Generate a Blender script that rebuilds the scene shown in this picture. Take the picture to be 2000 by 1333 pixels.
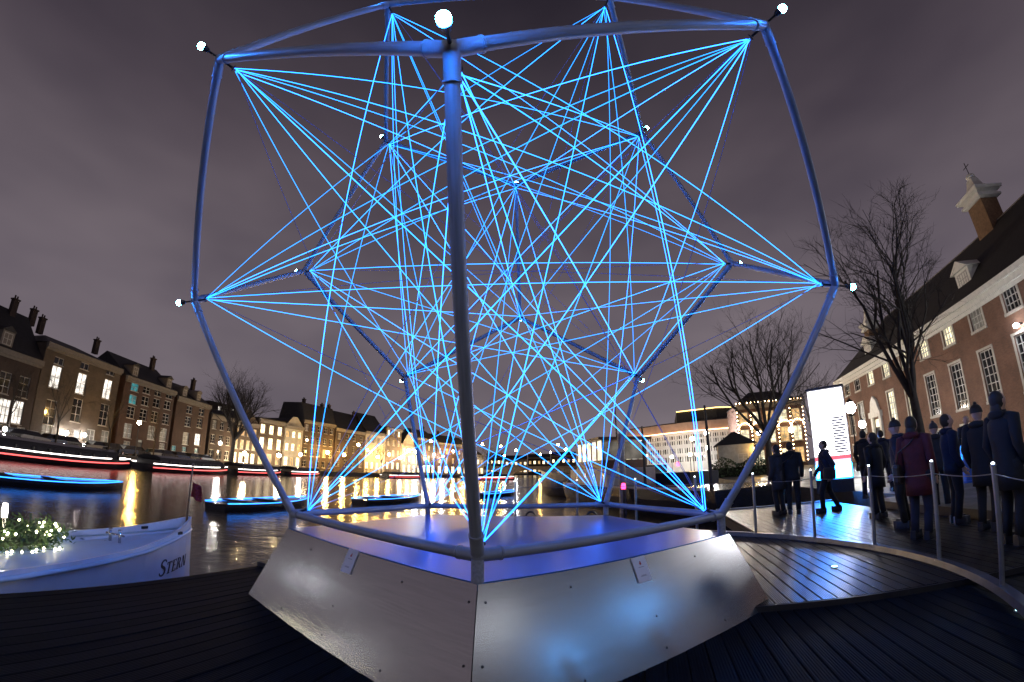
import bpy, math, random
from mathutils import Vector, Matrix
random.seed(7)
rad = math.radians
S = bpy.context.scene
for _o in list(bpy.data.objects): bpy.data.objects.remove(_o)

# ------------------------------------------------------------------ camera
A = 2.7                       # edge of the dodecahedron, metres
GZ = 0.295 * A                # height of its lowest ring over the deck
CAM = Vector((0.13247 * A, -1.8535 * A, 0.19655 * A + GZ))
YAW, PITCH, ROLL, FPX = 0.05886, 0.29661, 0.00116, 859.63
_f = Vector((-math.sin(YAW) * math.cos(PITCH), math.cos(YAW) * math.cos(PITCH), math.sin(PITCH)))
_r = Vector((math.cos(YAW), math.sin(YAW), 0)); _u = _r.cross(_f)
RT = math.cos(ROLL) * _r + math.sin(ROLL) * _u
UP = -math.sin(ROLL) * _r + math.cos(ROLL) * _u
FW = _f
cd = bpy.data.cameras.new('camera'); cam = bpy.data.objects.new('camera', cd)
S.collection.objects.link(cam)
cam.matrix_world = Matrix(((RT.x, UP.x, -FW.x, CAM.x), (RT.y, UP.y, -FW.y, CAM.y), (RT.z, UP.z, -FW.z, CAM.z), (0, 0, 0, 1)))
cd.type = 'PANO'; cd.panorama_type = 'FISHEYE_LENS_POLYNOMIAL'   # a stereographic fisheye lens
cd.sensor_width = 36; cd.sensor_height = 24; cd.sensor_fit = 'HORIZONTAL'
cd.fisheye_fov = rad(175); cd.clip_start = 0.05; cd.clip_end = 6000
# theta = 2 atan(r / 2f), least-squares quartic over 0..22 mm (coefficients computed below)
def _fit():
    f = FPX * 36 / 2000.0
    xs = [22.0 * i / 60 for i in range(1, 61)]
    n = 4; M = [[sum(x ** (i + j + 2) for x in xs) for j in range(n)] for i in range(n)]
    b = [sum(2 * math.atan(x / (2 * f)) * x ** (i + 1) for x in xs) for i in range(n)]
    for i in range(n):
        p = M[i][i]
        for j in range(i + 1, n):
            q = M[j][i] / p
            for k in range(i, n): M[j][k] -= q * M[i][k]
            b[j] -= q * b[i]
    c = [0] * n
    for i in reversed(range(n)):
        c[i] = (b[i] - sum(M[i][k] * c[k] for k in range(i + 1, n))) / M[i][i]
    return c
_c = _fit()
cd.fisheye_polynomial_k0 = 0
cd.fisheye_polynomial_k1, cd.fisheye_polynomial_k2, cd.fisheye_polynomial_k3, cd.fisheye_polynomial_k4 = [-v for v in _c]
S.camera = cam

# ------------------------------------------------------------------ world: low cloud lit by the city
W = bpy.data.worlds.new('World'); S.world = W; W.use_nodes = True
wn, wl = W.node_tree.nodes, W.node_tree.links
wn.clear()
wo = wn.new('ShaderNodeOutputWorld'); bg = wn.new('ShaderNodeBackground')
tc = wn.new('ShaderNodeTexCoord'); sp = wn.new('ShaderNodeSeparateXYZ')
wl.new(tc.outputs['Generated'], sp.inputs[0])
ramp = wn.new('ShaderNodeValToRGB')
ramp.color_ramp.elements[0].position = 0.0; ramp.color_ramp.elements[0].color = (0.172, 0.147, 0.168, 1)
ramp.color_ramp.elements[1].position = 1.0; ramp.color_ramp.elements[1].color = (0.020, 0.016, 0.024, 1)
e = ramp.color_ramp.elements.new(0.30); e.color = (0.160, 0.134, 0.156, 1)
e = ramp.color_ramp.elements.new(0.62); e.color = (0.080, 0.064, 0.080, 1)
e = ramp.color_ramp.elements.new(0.85); e.color = (0.032, 0.026, 0.036, 1)
wl.new(sp.outputs[2], ramp.inputs[0])
mp = wn.new('ShaderNodeMapping'); mp.inputs['Scale'].default_value = (1.6, 1.0, 3.2); mp.inputs['Rotation'].default_value = (0.3, 0.1, 0.5)
wl.new(tc.outputs['Generated'], mp.inputs[0])
nz = wn.new('ShaderNodeTexNoise'); nz.inputs['Scale'].default_value = 1.5; nz.inputs['Detail'].default_value = 3; nz.inputs['Roughness'].default_value = 0.5
wl.new(mp.outputs[0], nz.inputs[0])
cr = wn.new('ShaderNodeValToRGB')
cr.color_ramp.elements[0].position = 0.32; cr.color_ramp.elements[0].color = (0.70, 0.69, 0.74, 1)
cr.color_ramp.elements[1].position = 0.70; cr.color_ramp.elements[1].color = (1.16, 1.14, 1.12, 1)
wl.new(nz.outputs[0], cr.inputs[0])
mx = wn.new('ShaderNodeMix'); mx.data_type = 'RGBA'; mx.blend_type = 'MULTIPLY'; mx.inputs[0].default_value = 1
wl.new(ramp.outputs[0], mx.inputs[6]); wl.new(cr.outputs[0], mx.inputs[7])
wl.new(mx.outputs[2], bg.inputs[0]); bg.inputs[1].default_value = 1.0
wl.new(bg.outputs[0], wo.inputs[0])

S.view_settings.view_transform = 'Standard'; S.view_settings.look = 'None'
S.view_settings.exposure = 0; S.view_settings.gamma = 1
S.render.engine = 'CYCLES'
S.cycles.use_denoising = True
S.cycles.use_light_tree = True
S.cycles.max_bounces = 5; S.cycles.diffuse_bounces = 2; S.cycles.glossy_bounces = 3
S.cycles.sample_clamp_indirect = 3.0
S.cycles.caustics_reflective = False; S.cycles.caustics_refractive = False

# ------------------------------------------------------------------ helpers: pixels to places
def ray(x, y):
    u, v = x - 1000, 666.5 - y
    r = math.hypot(u, v) or 1e-9
    t = 2 * math.atan(r / (2 * FPX))
    return RT * (math.sin(t) * u / r) + UP * (math.sin(t) * v / r) + FW * math.cos(t)
def azel(x, y):
    d = ray(x, y); return math.degrees(math.atan2(d.x, d.y)), math.degrees(math.atan2(d.z, math.hypot(d.x, d.y)))
def on_z(x, y, z):
    d = ray(x, y); return CAM + d * ((z - CAM.z) / d.z)
def at_d(x, y, dist):          # point at a horizontal distance
    d = ray(x, y); return CAM + d * (dist / math.hypot(d.x, d.y))
def polar(az, dist, z=0):
    return Vector((CAM.x + dist * math.sin(rad(az)), CAM.y + dist * math.cos(rad(az)), z))
def interp(tab, x):
    for (a, b), (c, d) in zip(tab, tab[1:]):
        if x <= c: return b + (d - b) * (x - a) / (c - a)
    return tab[-1][1]

# ------------------------------------------------------------------ helpers: materials
MATS = {}
def mat(name, col, rough=0.6, metal=0.0, var=0.0, vscale=3.0, bump=0.0, bscale=30.0, stretch=(1, 1, 1), emit=None, estr=0.0, spec=0.5, coat=0.0, rvar=0.0):
    if name in MATS: return MATS[name]
    m = bpy.data.materials.new(name); m.use_nodes = True; MATS[name] = m
    n, l = m.node_tree.nodes, m.node_tree.links
    b = n['Principled BSDF']
    b.inputs['Base Color'].default_value = (*col, 1); b.inputs['Roughness'].default_value = rough
    b.inputs['Metallic'].default_value = metal; b.inputs['Specular IOR Level'].default_value = spec
    b.inputs['Coat Weight'].default_value = coat
    if emit:
        b.inputs['Emission Color'].default_value = (*emit, 1); b.inputs['Emission Strength'].default_value = estr
    if var or bump or rvar:
        t = n.new('ShaderNodeTexCoord'); mp = n.new('ShaderNodeMapping'); mp.inputs['Scale'].default_value = stretch
        l.new(t.outputs['Object'], mp.inputs[0])
    if var or rvar:
        z = n.new('ShaderNodeTexNoise'); z.inputs['Scale'].default_value = vscale; z.inputs['Detail'].default_value = 6
        l.new(mp.outputs[0], z.inputs[0])
    if var:
        r = n.new('ShaderNodeValToRGB'); r.color_ramp.elements[0].position = 0.3; r.color_ramp.elements[1].position = 0.72
        r.color_ramp.elements[0].color = (*[c * (1 - var) for c in col], 1)
        r.color_ramp.elements[1].color = (*[min(1, c * (1 + var)) for c in col], 1)
        l.new(z.outputs[0], r.inputs[0]); l.new(r.outputs[0], b.inputs['Base Color'])
    if rvar:
        q = n.new('ShaderNodeMapRange'); q.inputs[1].default_value = 0.25; q.inputs[2].default_value = 0.75
        q.inputs[3].default_value = max(0.02, rough - rvar); q.inputs[4].default_value = min(1, rough + rvar)
        l.new(z.outputs[0], q.inputs[0]); l.new(q.outputs[0], b.inputs['Roughness'])
    if bump:
        z2 = n.new('ShaderNodeTexNoise'); z2.inputs['Scale'].default_value = bscale; z2.inputs['Detail'].default_value = 4
        l.new(mp.outputs[0], z2.inputs[0])
        bp = n.new('ShaderNodeBump'); bp.inputs['Strength'].default_value = bump; bp.inputs['Distance'].default_value = 0.02
        l.new(z2.outputs[0], bp.inputs['Height']); l.new(bp.outputs[0], b.inputs['Normal'])
    return m
def emis(name, col, s):
    if name in MATS: return MATS[name]
    return mat(name, (0.02, 0.02, 0.02), 0.4, emit=col, estr=s)
def brick(name, c1, c2, mortar, scale=1.0, stone=False):
    if name in MATS: return MATS[name]
    m = bpy.data.materials.new(name); m.use_nodes = True; MATS[name] = m
    n, l = m.node_tree.nodes, m.node_tree.links; b = n['Principled BSDF']
    t = n.new('ShaderNodeTexCoord'); s = n.new('ShaderNodeSeparateXYZ'); cb = n.new('ShaderNodeCombineXYZ'); ad = n.new('ShaderNodeMath')
    l.new(t.outputs['Object'], s.inputs[0]); ad.operation = 'ADD'
    l.new(s.outputs[0], ad.inputs[0]); l.new(s.outputs[1], ad.inputs[1])
    l.new(ad.outputs[0], cb.inputs[0]); l.new(s.outputs[2], cb.inputs[1])
    k = n.new('ShaderNodeTexBrick'); k.inputs['Scale'].default_value = scale
    k.inputs['Brick Width'].default_value = 0.9 if stone else 0.22; k.inputs['Row Height'].default_value = 0.36 if stone else 0.066
    k.inputs['Mortar Size'].default_value = 0.012 if stone else 0.006
    k.inputs['Color1'].default_value = (*c1, 1); k.inputs['Color2'].default_value = (*c2, 1); k.inputs['Mortar'].default_value = (*mortar, 1)
    l.new(cb.outputs[0], k.inputs[0])
    z = n.new('ShaderNodeTexNoise'); z.inputs['Scale'].default_value = 0.5; z.inputs['Detail'].default_value = 8; z.inputs['Roughness'].default_value = 0.65
    l.new(t.outputs['Object'], z.inputs[0])
    r = n.new('ShaderNodeValToRGB'); r.color_ramp.elements[0].position = 0.3; r.color_ramp.elements[1].position = 0.7
    r.color_ramp.elements[0].color = (0.62, 0.6, 0.6, 1); r.color_ramp.elements[1].color = (1.15, 1.12, 1.1, 1)
    l.new(z.outputs[0], r.inputs[0])
    x = n.new('ShaderNodeMix'); x.data_type = 'RGBA'; x.blend_type = 'MULTIPLY'; x.inputs[0].default_value = 1
    l.new(k.outputs[0], x.inputs[6]); l.new(r.outputs[0], x.inputs[7]); l.new(x.outputs[2], b.inputs['Base Color'])
    b.inputs['Roughness'].default_value = 0.85
    bp = n.new('ShaderNodeBump'); bp.inputs['Strength'].default_value = 0.4; bp.inputs['Distance'].default_value = 0.01; bp.invert = True
    l.new(k.outputs['Fac'], bp.inputs['Height']); l.new(bp.outputs[0], b.inputs['Normal'])
    return m

# ------------------------------------------------------------------ helpers: meshes
def link(o): S.collection.objects.link(o); return o
def tag(o, label=None, cat=None, group=None, kind=None):
    if label: o['label'] = label
    if cat: o['category'] = cat
    if group: o['group'] = group
    if kind: o['kind'] = kind
    return o
def root(name, label, cat, loc=(0, 0, 0), rz=0.0, group=None):
    o = bpy.data.objects.new(name, None); o.empty_display_size = 0.2
    o.location = loc; o.rotation_euler = (0, 0, rz); link(o)
    return tag(o, label, cat, group)
def place(name, me, parent=None, loc=(0, 0, 0), rot=None, scale=None):
    o = bpy.data.objects.new(name, me); link(o)
    if parent: o.parent = parent
    o.location = loc
    if rot is not None:
        if hasattr(rot, 'w'): o.rotation_mode = 'QUATERNION'; o.rotation_quaternion = rot
        else: o.rotation_euler = rot
    if scale is not None: o.scale = scale
    return o
def copy_tree(o, parent=None):
    c = o.copy(); S.collection.objects.link(c); c.parent = parent
    for ch in list(o.children): copy_tree(ch, c)
    return c
class MB:
    def __init__(s): s.v = []; s.f = []; s.mi = []; s.cur = 0
    def face(s, *p):
        i = len(s.v); s.v += [tuple(q) for q in p]; s.f.append(tuple(range(i, i + len(p)))); s.mi.append(s.cur); return s
    def add(s, vs, fs):
        i = len(s.v); s.v += [tuple(q) for q in vs]
        for f in fs: s.f.append(tuple(i + k for k in f)); s.mi.append(s.cur)
        return s
    def box(s, x0, x1, y0, y1, z0, z1):
        vs = [(x, y, z) for z in (z0, z1) for y in (y0, y1) for x in (x0, x1)]
        return s.add(vs, [(0, 2, 3, 1), (4, 5, 7, 6), (0, 1, 5, 4), (2, 6, 7, 3), (0, 4, 6, 2), (1, 3, 7, 5)])
    def obox(s, c, ax, ay, az):     # oriented box from centre and half axes
        c, ax, ay, az = map(Vector, (c, ax, ay, az))
        vs = [c + i * ax + j * ay + k * az for k in (-1, 1) for j in (-1, 1) for i in (-1, 1)]
        return s.add(vs, [(0, 2, 3, 1), (4, 5, 7, 6), (0, 1, 5, 4), (2, 6, 7, 3), (0, 4, 6, 2), (1, 3, 7, 5)])
    def tube(s, pts, rs, n=8, cap=True):
        pts = [Vector(p) for p in pts]
        if not hasattr(rs, '__len__'): rs = [rs] * len(pts)
        i0 = len(s.v); ref = None
        for k, p in enumerate(pts):
            d = (pts[min(k + 1, len(pts) - 1)] - pts[max(k - 1, 0)])
            d = d.normalized() if d.length > 1e-9 else Vector((0, 0, 1))
            if ref is None: ref = d.orthogonal().normalized()
            ref = (ref - d * ref.dot(d)); ref = ref.normalized() if ref.length > 1e-6 else d.orthogonal().normalized()
            b = d.cross(ref)
            for j in range(n):
                a = 2 * math.pi * j / n
                s.v.append(tuple(p + (ref * math.cos(a) + b * math.sin(a)) * rs[k]))
        for k in range(len(pts) - 1):
            for j in range(n):
                a, b_ = i0 + k * n + j, i0 + k * n + (j + 1) % n
                s.f.append((a, b_, b_ + n, a + n)); s.mi.append(s.cur)
        if cap:
            s.f.append(tuple(i0 + j for j in reversed(range(n)))); s.mi.append(s.cur)
            e0 = i0 + (len(pts) - 1) * n
            s.f.append(tuple(e0 + j for j in range(n))); s.mi.append(s.cur)
        return s
    def ell(s, c, r, n=12, m=8, zmin=-1.0, zmax=1.0):
        c = Vector(c); i0 = len(s.v); r = (r, r, r) if not hasattr(r, '__len__') else r
        for k in range(m + 1):
            z = zmin + (zmax - zmin) * (0.5 - 0.5 * math.cos(math.pi * k / m)); q = math.sqrt(max(0, 1 - z * z))
            for j in range(n):
                a = 2 * math.pi * j / n
                s.v.append((c.x + r[0] * q * math.cos(a), c.y + r[1] * q * math.sin(a), c.z + r[2] * z))
        for k in range(m):
            for j in range(n):
                a, b = i0 + k * n + j, i0 + k * n + (j + 1) % n
                s.f.append((a, b, b + n, a + n)); s.mi.append(s.cur)
        if zmin > -1: s.f.append(tuple(i0 + j for j in reversed(range(n)))); s.mi.append(s.cur)
        if zmax < 1: s.f.append(tuple(i0 + m * n + j for j in range(n))); s.mi.append(s.cur)
        return s
    def lathe(s, c, prof, n=16):      # prof: (r, z) list
        c = Vector(c); i0 = len(s.v)
        for r, z in prof:
            for j in range(n):
                a = 2 * math.pi * j / n; s.v.append((c.x + r * math.cos(a), c.y + r * math.sin(a), c.z + z))
        for k in range(len(prof) - 1):
            for j in range(n):
                a, b = i0 + k * n + j, i0 + k * n + (j + 1) % n
                s.f.append((a, b, b + n, a + n)); s.mi.append(s.cur)
        s.f.append(tuple(i0 + j for j in reversed(range(n)))); s.mi.append(s.cur)
        e0 = i0 + (len(prof) - 1) * n; s.f.append(tuple(e0 + j for j in range(n))); s.mi.append(s.cur)
        return s
    def loft(s, rings, cap=True):
        n = len(rings[0]); i0 = len(s.v)
        for r in rings: s.v += [tuple(p) for p in r]
        for k in range(len(rings) - 1):
            for j in range(n):
                a, b = i0 + k * n + j, i0 + k * n + (j + 1) % n
                s.f.append((a, b, b + n, a + n)); s.mi.append(s.cur)
        if cap:
            s.f.append(tuple(i0 + j for j in reversed(range(n)))); s.mi.append(s.cur)
            e0 = i0 + (len(rings) - 1) * n; s.f.append(tuple(e0 + j for j in range(n))); s.mi.append(s.cur)
        return s
    def prism(s, poly, z0, z1):
        n = len(poly); i0 = len(s.v)
        s.v += [(p[0], p[1], z0) for p in poly] + [(p[0], p[1], z1) for p in poly]
        s.f.append(tuple(i0 + j for j in reversed(range(n)))); s.mi.append(s.cur)
        s.f.append(tuple(i0 + n + j for j in range(n))); s.mi.append(s.cur)
        for j in range(n):
            a, b = i0 + j, i0 + (j + 1) % n; s.f.append((a, b, b + n, a + n)); s.mi.append(s.cur)
        return s
    def mesh(s, name, mats, smooth=False):
        me = bpy.data.meshes.new(name); me.from_pydata(s.v, [], s.f)
        mats = mats if isinstance(mats, (list, tuple)) else [mats]
        for m in mats: me.materials.append(m)
        if len(mats) > 1: me.polygons.foreach_set('material_index', s.mi)
        if smooth:
            me.polygons.foreach_set('use_smooth', [True] * len(s.f))
        me.update(); return me
    def obj(s, name, mats, parent=None, smooth=False, loc=(0, 0, 0), rot=None):
        return place(name, s.mesh(name, mats, smooth), parent, loc, rot)
def smooth_angle(o, deg=40):
    me = o.data
    try:
        me.polygons.foreach_set('use_smooth', [True] * len(me.polygons)); me.set_sharp_from_angle(angle=rad(deg))
    except Exception: pass
    return o
def unit_cyl(name, m, n=16, smooth=True):
    b = MB().tube([(0, 0, 0), (0, 0, 1)], 1.0, n); me = b.mesh(name, m, smooth)
    try: me.set_sharp_from_angle(angle=rad(50))
    except Exception: pass
    return me
def span(name, me, p0, p1, r, parent):      # place a unit cylinder between two points
    d = Vector(p1) - Vector(p0)
    return place(name, me, parent, p0, d.to_track_quat('Z', 'Y'), (r, r, d.length))

# ------------------------------------------------------------------ materials
M_steel = mat('galvanised_steel', (0.27, 0.28, 0.31), 0.5, 0.2, 0.22, 1.6, 0.0, 60, (1.2, 1.2, 5))
M_dark = mat('dark_metal', (0.03, 0.03, 0.035), 0.5, 0.3)
M_white = mat('white_paint', (0.72, 0.71, 0.68), 0.55, var=0.12, vscale=4)
M_black = mat('black_paint', (0.015, 0.015, 0.017), 0.5)
M_strings = [emis('string_glow_%d' % i, (0.012, g_, 1.0), q) for i, (g_, q) in enumerate(((0.14, 14.0), (0.20, 8.0), (0.24, 4.6)))]
M_string_dim = mat('faint_glow_string', (0.12, 0.16, 0.42), 0.5, emit=(0.10, 0.16, 0.9), estr=0.09)  # dim cords: faint blue glow put in as emission
M_led = emis('led_lens', (0.018, 0.20, 1.0), 1300.0)
M_led_far = emis('led_lens_soft', (0.018, 0.20, 1.0), 1600.0)

# ------------------------------------------------------------------ ground, water
T = Vector((math.sin(rad(13.5)), math.cos(rad(13.5)), 0)); X = Vector((T.y, -T.x, 0))    # along / across the planks
def ab(a, b, z=0.0): return T * a + X * b + Vector((0, 0, z))
WZ = -0.85
M_water = bpy.data.materials.new('canal_water'); M_water.use_nodes = True
_n, _l = M_water.node_tree.nodes, M_water.node_tree.links; _b = _n['Principled BSDF']
_b.inputs['Base Color'].default_value = (0.006, 0.007, 0.009, 1); _b.inputs['Roughness'].default_value = 0.16; _b.inputs['IOR'].default_value = 1.33
_b.inputs['Specular IOR Level'].default_value = 0.9
_t = _n.new('ShaderNodeTexCoord'); _m = _n.new('ShaderNodeMapping'); _m.inputs['Scale'].default_value = (0.9, 0.9, 1)
_l.new(_t.outputs['Object'], _m.inputs[0])
_z = _n.new('ShaderNodeTexNoise'); _z.inputs['Scale'].default_value = 1.3; _z.inputs['Detail'].default_value = 5; _z.inputs['Roughness'].default_value = 0.6
_l.new(_m.outputs[0], _z.inputs[0])
_p = _n.new('ShaderNodeBump'); _p.inputs['Strength'].default_value = 0.22; _p.inputs['Distance'].default_value = 0.12
_l.new(_z.outputs[0], _p.inputs['Height']); _l.new(_p.outputs[0], _b.inputs['Normal'])
water = MB().face((-3000, -3000, WZ), (3000, -3000, WZ), (3000, 3000, WZ), (-3000, 3000, WZ)).obj('water', M_water)
tag(water, kind='structure')

M_paving = mat('quay_paving', (0.04, 0.038, 0.037), 0.5, var=0.3, vscale=1.5, bump=0.3, bscale=8, rvar=0.15)
M_quaywall = brick('quay_wall_brick', (0.10, 0.07, 0.06), (0.07, 0.05, 0.045), (0.05, 0.05, 0.05))
M_kerb = mat('kerb_stone', (0.16, 0.155, 0.15), 0.7, var=0.2)
QZ = 0.15
def land(name, poly, z=QZ):
    o = MB().prism(poly, -3.0, z).obj(name, M_paving); tag(o, kind='structure'); return o
# near bank: timber deck side to far beyond the brick palace
nb = [ab(-40, 7.16), ab(6.75, 7.16), ab(6.75, 8.2), ab(60, 8.2), ab(130, 12), ab(190, 28), ab(260, 60), ab(900, 300), ab(700, 1500), ab(-700, 1500), ab(-700, 7.16)]
land('quay', [(p.x, p.y) for p in nb][::-1])
FRONT = [(-88, 56.7), (-75, 61.6), (-70, 64.2), (-65, 67.6), (-60, 72), (-55, 77.6), (-50, 84.8), (-45, 94.4), (-41, 104), (-36, 115), (-30, 128), (-25, 140), (-20, 156), (-15, 178), (-10, 205), (-5, 232), (0, 250), (20, 290)]
def front(az): return interp(FRONT, az)
fb = [polar(a, front(a) * 0.825) for a in range(-88, -7, 3)] + [polar(-8, 900), polar(-20, 2500), polar(-60, 2500), polar(-100, 2500), polar(-110, 300)]
land('far_quay', [(p.x, p.y) for p in fb][::-1])
land('distant_bank', [(p.x, p.y) for p in [polar(-9, 420), polar(14, 330), polar(20, 2500), polar(-16, 2500)]][::-1])
# kerb stones along the far quay wall
kb = MB()
pp = [polar(a, front(a) * 0.826, QZ) for a in range(-88, -7, 2)]
for p, q in zip(pp, pp[1:]):
    d = (q - p) / 2; kb.obox((p + q) / 2 + Vector((0, 0, 0.06)), d, Vector((-d.y, d.x, 0)).normalized() * 0.25, (0, 0, 0.07))
tag(kb.obj('quay_kerb', M_kerb), kind='structure')

# ------------------------------------------------------------------ timber deck with planks
M_wood = bpy.data.materials.new('wet_decking'); M_wood.use_nodes = True
_n, _l = M_wood.node_tree.nodes, M_wood.node_tree.links; _b = _n['Principled BSDF']
_t = _n.new('ShaderNodeTexCoord'); _oi = _n.new('ShaderNodeObjectInfo')
_m = _n.new('ShaderNodeMapping'); _m.inputs['Scale'].default_value = (18, 30, 30)
_l.new(_t.outputs['Object'], _m.inputs[0])
_z = _n.new('ShaderNodeTexNoise'); _z.noise_dimensions = '4D'; _z.inputs['Scale'].default_value = 1.0; _z.inputs['Detail'].default_value = 7
_l.new(_m.outputs[0], _z.inputs[0]); _l.new(_oi.outputs['Random'], _z.inputs['W'])
_r = _n.new('ShaderNodeValToRGB'); _r.color_ramp.elements[0].color = (0.003, 0.003, 0.003, 1); _r.color_ramp.elements[1].color = (0.013, 0.012, 0.011, 1)
_l.new(_z.outputs[0], _r.inputs[0])
_hm = _n.new('ShaderNodeMath'); _hm.operation = 'MULTIPLY_ADD'; _hm.inputs[1].default_value = 0.8; _hm.inputs[2].default_value = 0.6
_l.new(_oi.outputs['Random'], _hm.inputs[0])
_x = _n.new('ShaderNodeMix'); _x.data_type = 'RGBA'; _x.blend_type = 'MULTIPLY'; _x.inputs[0].default_value = 1
_l.new(_r.outputs[0], _x.inputs[6]); _l.new(_hm.outputs[0], _x.inputs[7]); _l.new(_x.outputs[2], _b.inputs['Base Color'])
_q = _n.new('ShaderNodeMapRange'); _q.inputs[3].default_value = 0.20; _q.inputs[4].default_value = 0.48; _b.inputs['Specular IOR Level'].default_value = 0.13
_l.new(_z.outputs[0], _q.inputs[0]); _l.new(_q.outputs[0], _b.inputs['Roughness'])
_wv = _n.new('ShaderNodeTexWave'); _wv.bands_direction = 'X'; _wv.inputs['Scale'].default_value = 2.2; _wv.inputs['Distortion'].default_value = 0.15
_l.new(_t.outputs['Object'], _wv.inputs[0])
_p = _n.new('ShaderNodeBump'); _p.inputs['Strength'].default_value = 0.35; _p.inputs['Distance'].default_value = 0.006
_l.new(_wv.outputs[0], _p.inputs['Height']); _l.new(_p.outputs[0], _b.inputs['Normal'])
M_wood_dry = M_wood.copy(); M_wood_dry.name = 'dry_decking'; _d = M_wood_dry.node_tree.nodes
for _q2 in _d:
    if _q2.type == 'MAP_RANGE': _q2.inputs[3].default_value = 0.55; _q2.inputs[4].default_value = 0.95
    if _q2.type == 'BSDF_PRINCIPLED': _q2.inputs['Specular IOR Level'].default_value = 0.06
PW = 0.15
# unit plank: x across (-0.5..0.5 of its width), y 0..1 along, z top at 0, eased edges
pk = MB(); w2, e_ = 0.478, 0.035
sec = [(-w2, -0.035), (w2, -0.035), (w2, -0.005), (w2 - e_, 0), (-w2 + e_, 0), (-w2, -0.005)]
pk.loft([[(x, y, z) for x, z in sec] for y in (0, 1)])
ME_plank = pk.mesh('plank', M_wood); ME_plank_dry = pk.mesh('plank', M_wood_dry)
def deck(name, spans, z, me=None):
    sl = MB()
    for b, a0, a1 in spans:
        p = ab((a0 + a1) / 2, b, z - 0.16); sl.obox(p, X * PW * 0.5, T * ((a1 - a0) / 2 - 0.01), Vector((0, 0, 0.115)))
    d = sl.obj(name, mat('deck_joist', (0.012, 0.011, 0.010), 0.8)); tag(d, kind='structure')
    for b, a0, a1 in spans:
        place('plank', me or ME_plank, d, ab(a0, b, z + random.uniform(-0.002, 0.002)), (0, 0, -rad(13.5)), (PW, a1 - a0, 1))
    return d
CB, CA, CR = -0.10, 0.43, 5.05       # fence circle in deck coordinates
up, lo = [], []
nb_ = int((7.12 + 3.3) / PW)
for i in range(nb_):
    b = -3.3 + PW * (i + 0.5)
    lo.append((b, -11.0, -0.43))
    if b < 3.6: up.append((b, -0.40, CA + math.sqrt(max(0.01, CR * CR - (b - CB) ** 2))))
    else: up.append((b, -0.40, 9.2))
deck('deck', up, 0.0)
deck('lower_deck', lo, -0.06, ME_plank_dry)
rs = MB().obox(ab(-0.415, 1.9, -0.055), X * 5.2, T * 0.012, Vector((0, 0, 0.052)))
tag(rs.obj('deck_step_edge', mat('step_edge', (0.05, 0.05, 0.055), 0.35, 0.6)), kind='structure')
# pale timber beam where the deck meets the water, and the quay step
tag(MB().obox(ab(9.26, 5.4, -0.06), X * 1.8, T * 0.07, (0, 0, 0.09)).obj('deck_edge_beam', mat('pale_edge', (0.3, 0.29, 0.27), 0.6)), kind='structure')

# ------------------------------------------------------------------ base platform of the light sculpture
PT = GZ - 0.05 * A
def pent(r, z, off=0.0):
    return [Vector((r * math.cos(-math.pi / 2 + off + i * 2 * math.pi / 5), r * math.sin(-math.pi / 2 + off + i * 2 * math.pi / 5), z)) for i in range(5)]   # front, right, back right, back left, left
def brushed(name, col, rough, ani):
    m = bpy.data.materials.new(name); m.use_nodes = True
    n, l = m.node_tree.nodes, m.node_tree.links; b = n['Principled BSDF']
    b.inputs['Metallic'].default_value = 1; b.inputs['Base Color'].default_value = (*col, 1)
    t = n.new('ShaderNodeTexCoord')
    z = n.new('ShaderNodeTexNoise'); z.inputs['Scale'].default_value = 1.4; z.inputs['Detail'].default_value = 2
    l.new(t.outputs['Object'], z.inputs[0])
    q = n.new('ShaderNodeMapRange'); q.inputs[1].default_value = 0.3; q.inputs[2].default_value = 0.7; q.inputs[3].default_value = rough - 0.015; q.inputs[4].default_value = rough + 0.03
    l.new(z.outputs[0], q.inputs[0]); l.new(q.outputs[0], b.inputs['Roughness'])
    mp = n.new('ShaderNodeMapping'); mp.inputs['Scale'].default_value = ani
    l.new(t.outputs['Object'], mp.inputs[0])
    s = n.new('ShaderNodeTexNoise'); s.inputs['Scale'].default_value = 1.0; s.inputs['Detail'].default_value = 5; l.new(mp.outputs[0], s.inputs[0])
    bp = n.new('ShaderNodeBump'); bp.inputs['Strength'].default_value = 0.05; bp.inputs['Distance'].default_value = 0.002
    l.new(s.outputs[0], bp.inputs['Height'])
    d = n.new('ShaderNodeTexNoise'); d.inputs['Scale'].default_value = 1.1; d.inputs['Detail'].default_value = 1; l.new(t.outputs['Object'], d.inputs[0])
    b2 = n.new('ShaderNodeBump'); b2.inputs['Strength'].default_value = 0.12; b2.inputs['Distance'].default_value = 0.03
    l.new(d.outputs[0], b2.inputs['Height']); l.new(bp.outputs[0], b2.inputs['Normal']); l.new(b2.outputs[0], b.inputs['Normal'])
    r = n.new('ShaderNodeValToRGB'); r.color_ramp.elements[0].position = 0.35; r.color_ramp.elements[1].position = 0.65
    r.color_ramp.elements[0].color = (*[c * 0.90 for c in col], 1); r.color_ramp.elements[1].color = (*col, 1)
    l.new(s.outputs[0], r.inputs[0]); l.new(r.outputs[0], b.inputs['Base Color'])
    return m
M_skirt = brushed('brushed_aluminium', (0.50, 0.50, 0.52), 0.22, (3, 3, 90))
M_top = mat('platform_blue_lit', (0.035, 0.19, 0.56), 0.30, 0.75, 0.14, 1.3, rvar=0.02)  # blue light from the cords is painted into the plate's metal colour
bp_ = root('sculpture_base', 'low five-sided brushed aluminium platform carrying the blue string sculpture', 'platform')
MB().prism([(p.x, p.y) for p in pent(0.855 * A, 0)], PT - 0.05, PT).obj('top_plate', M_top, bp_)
hi, lw = pent(0.862 * A, PT - 0.004), pent(1.012 * A, -0.075)
panels = []
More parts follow.
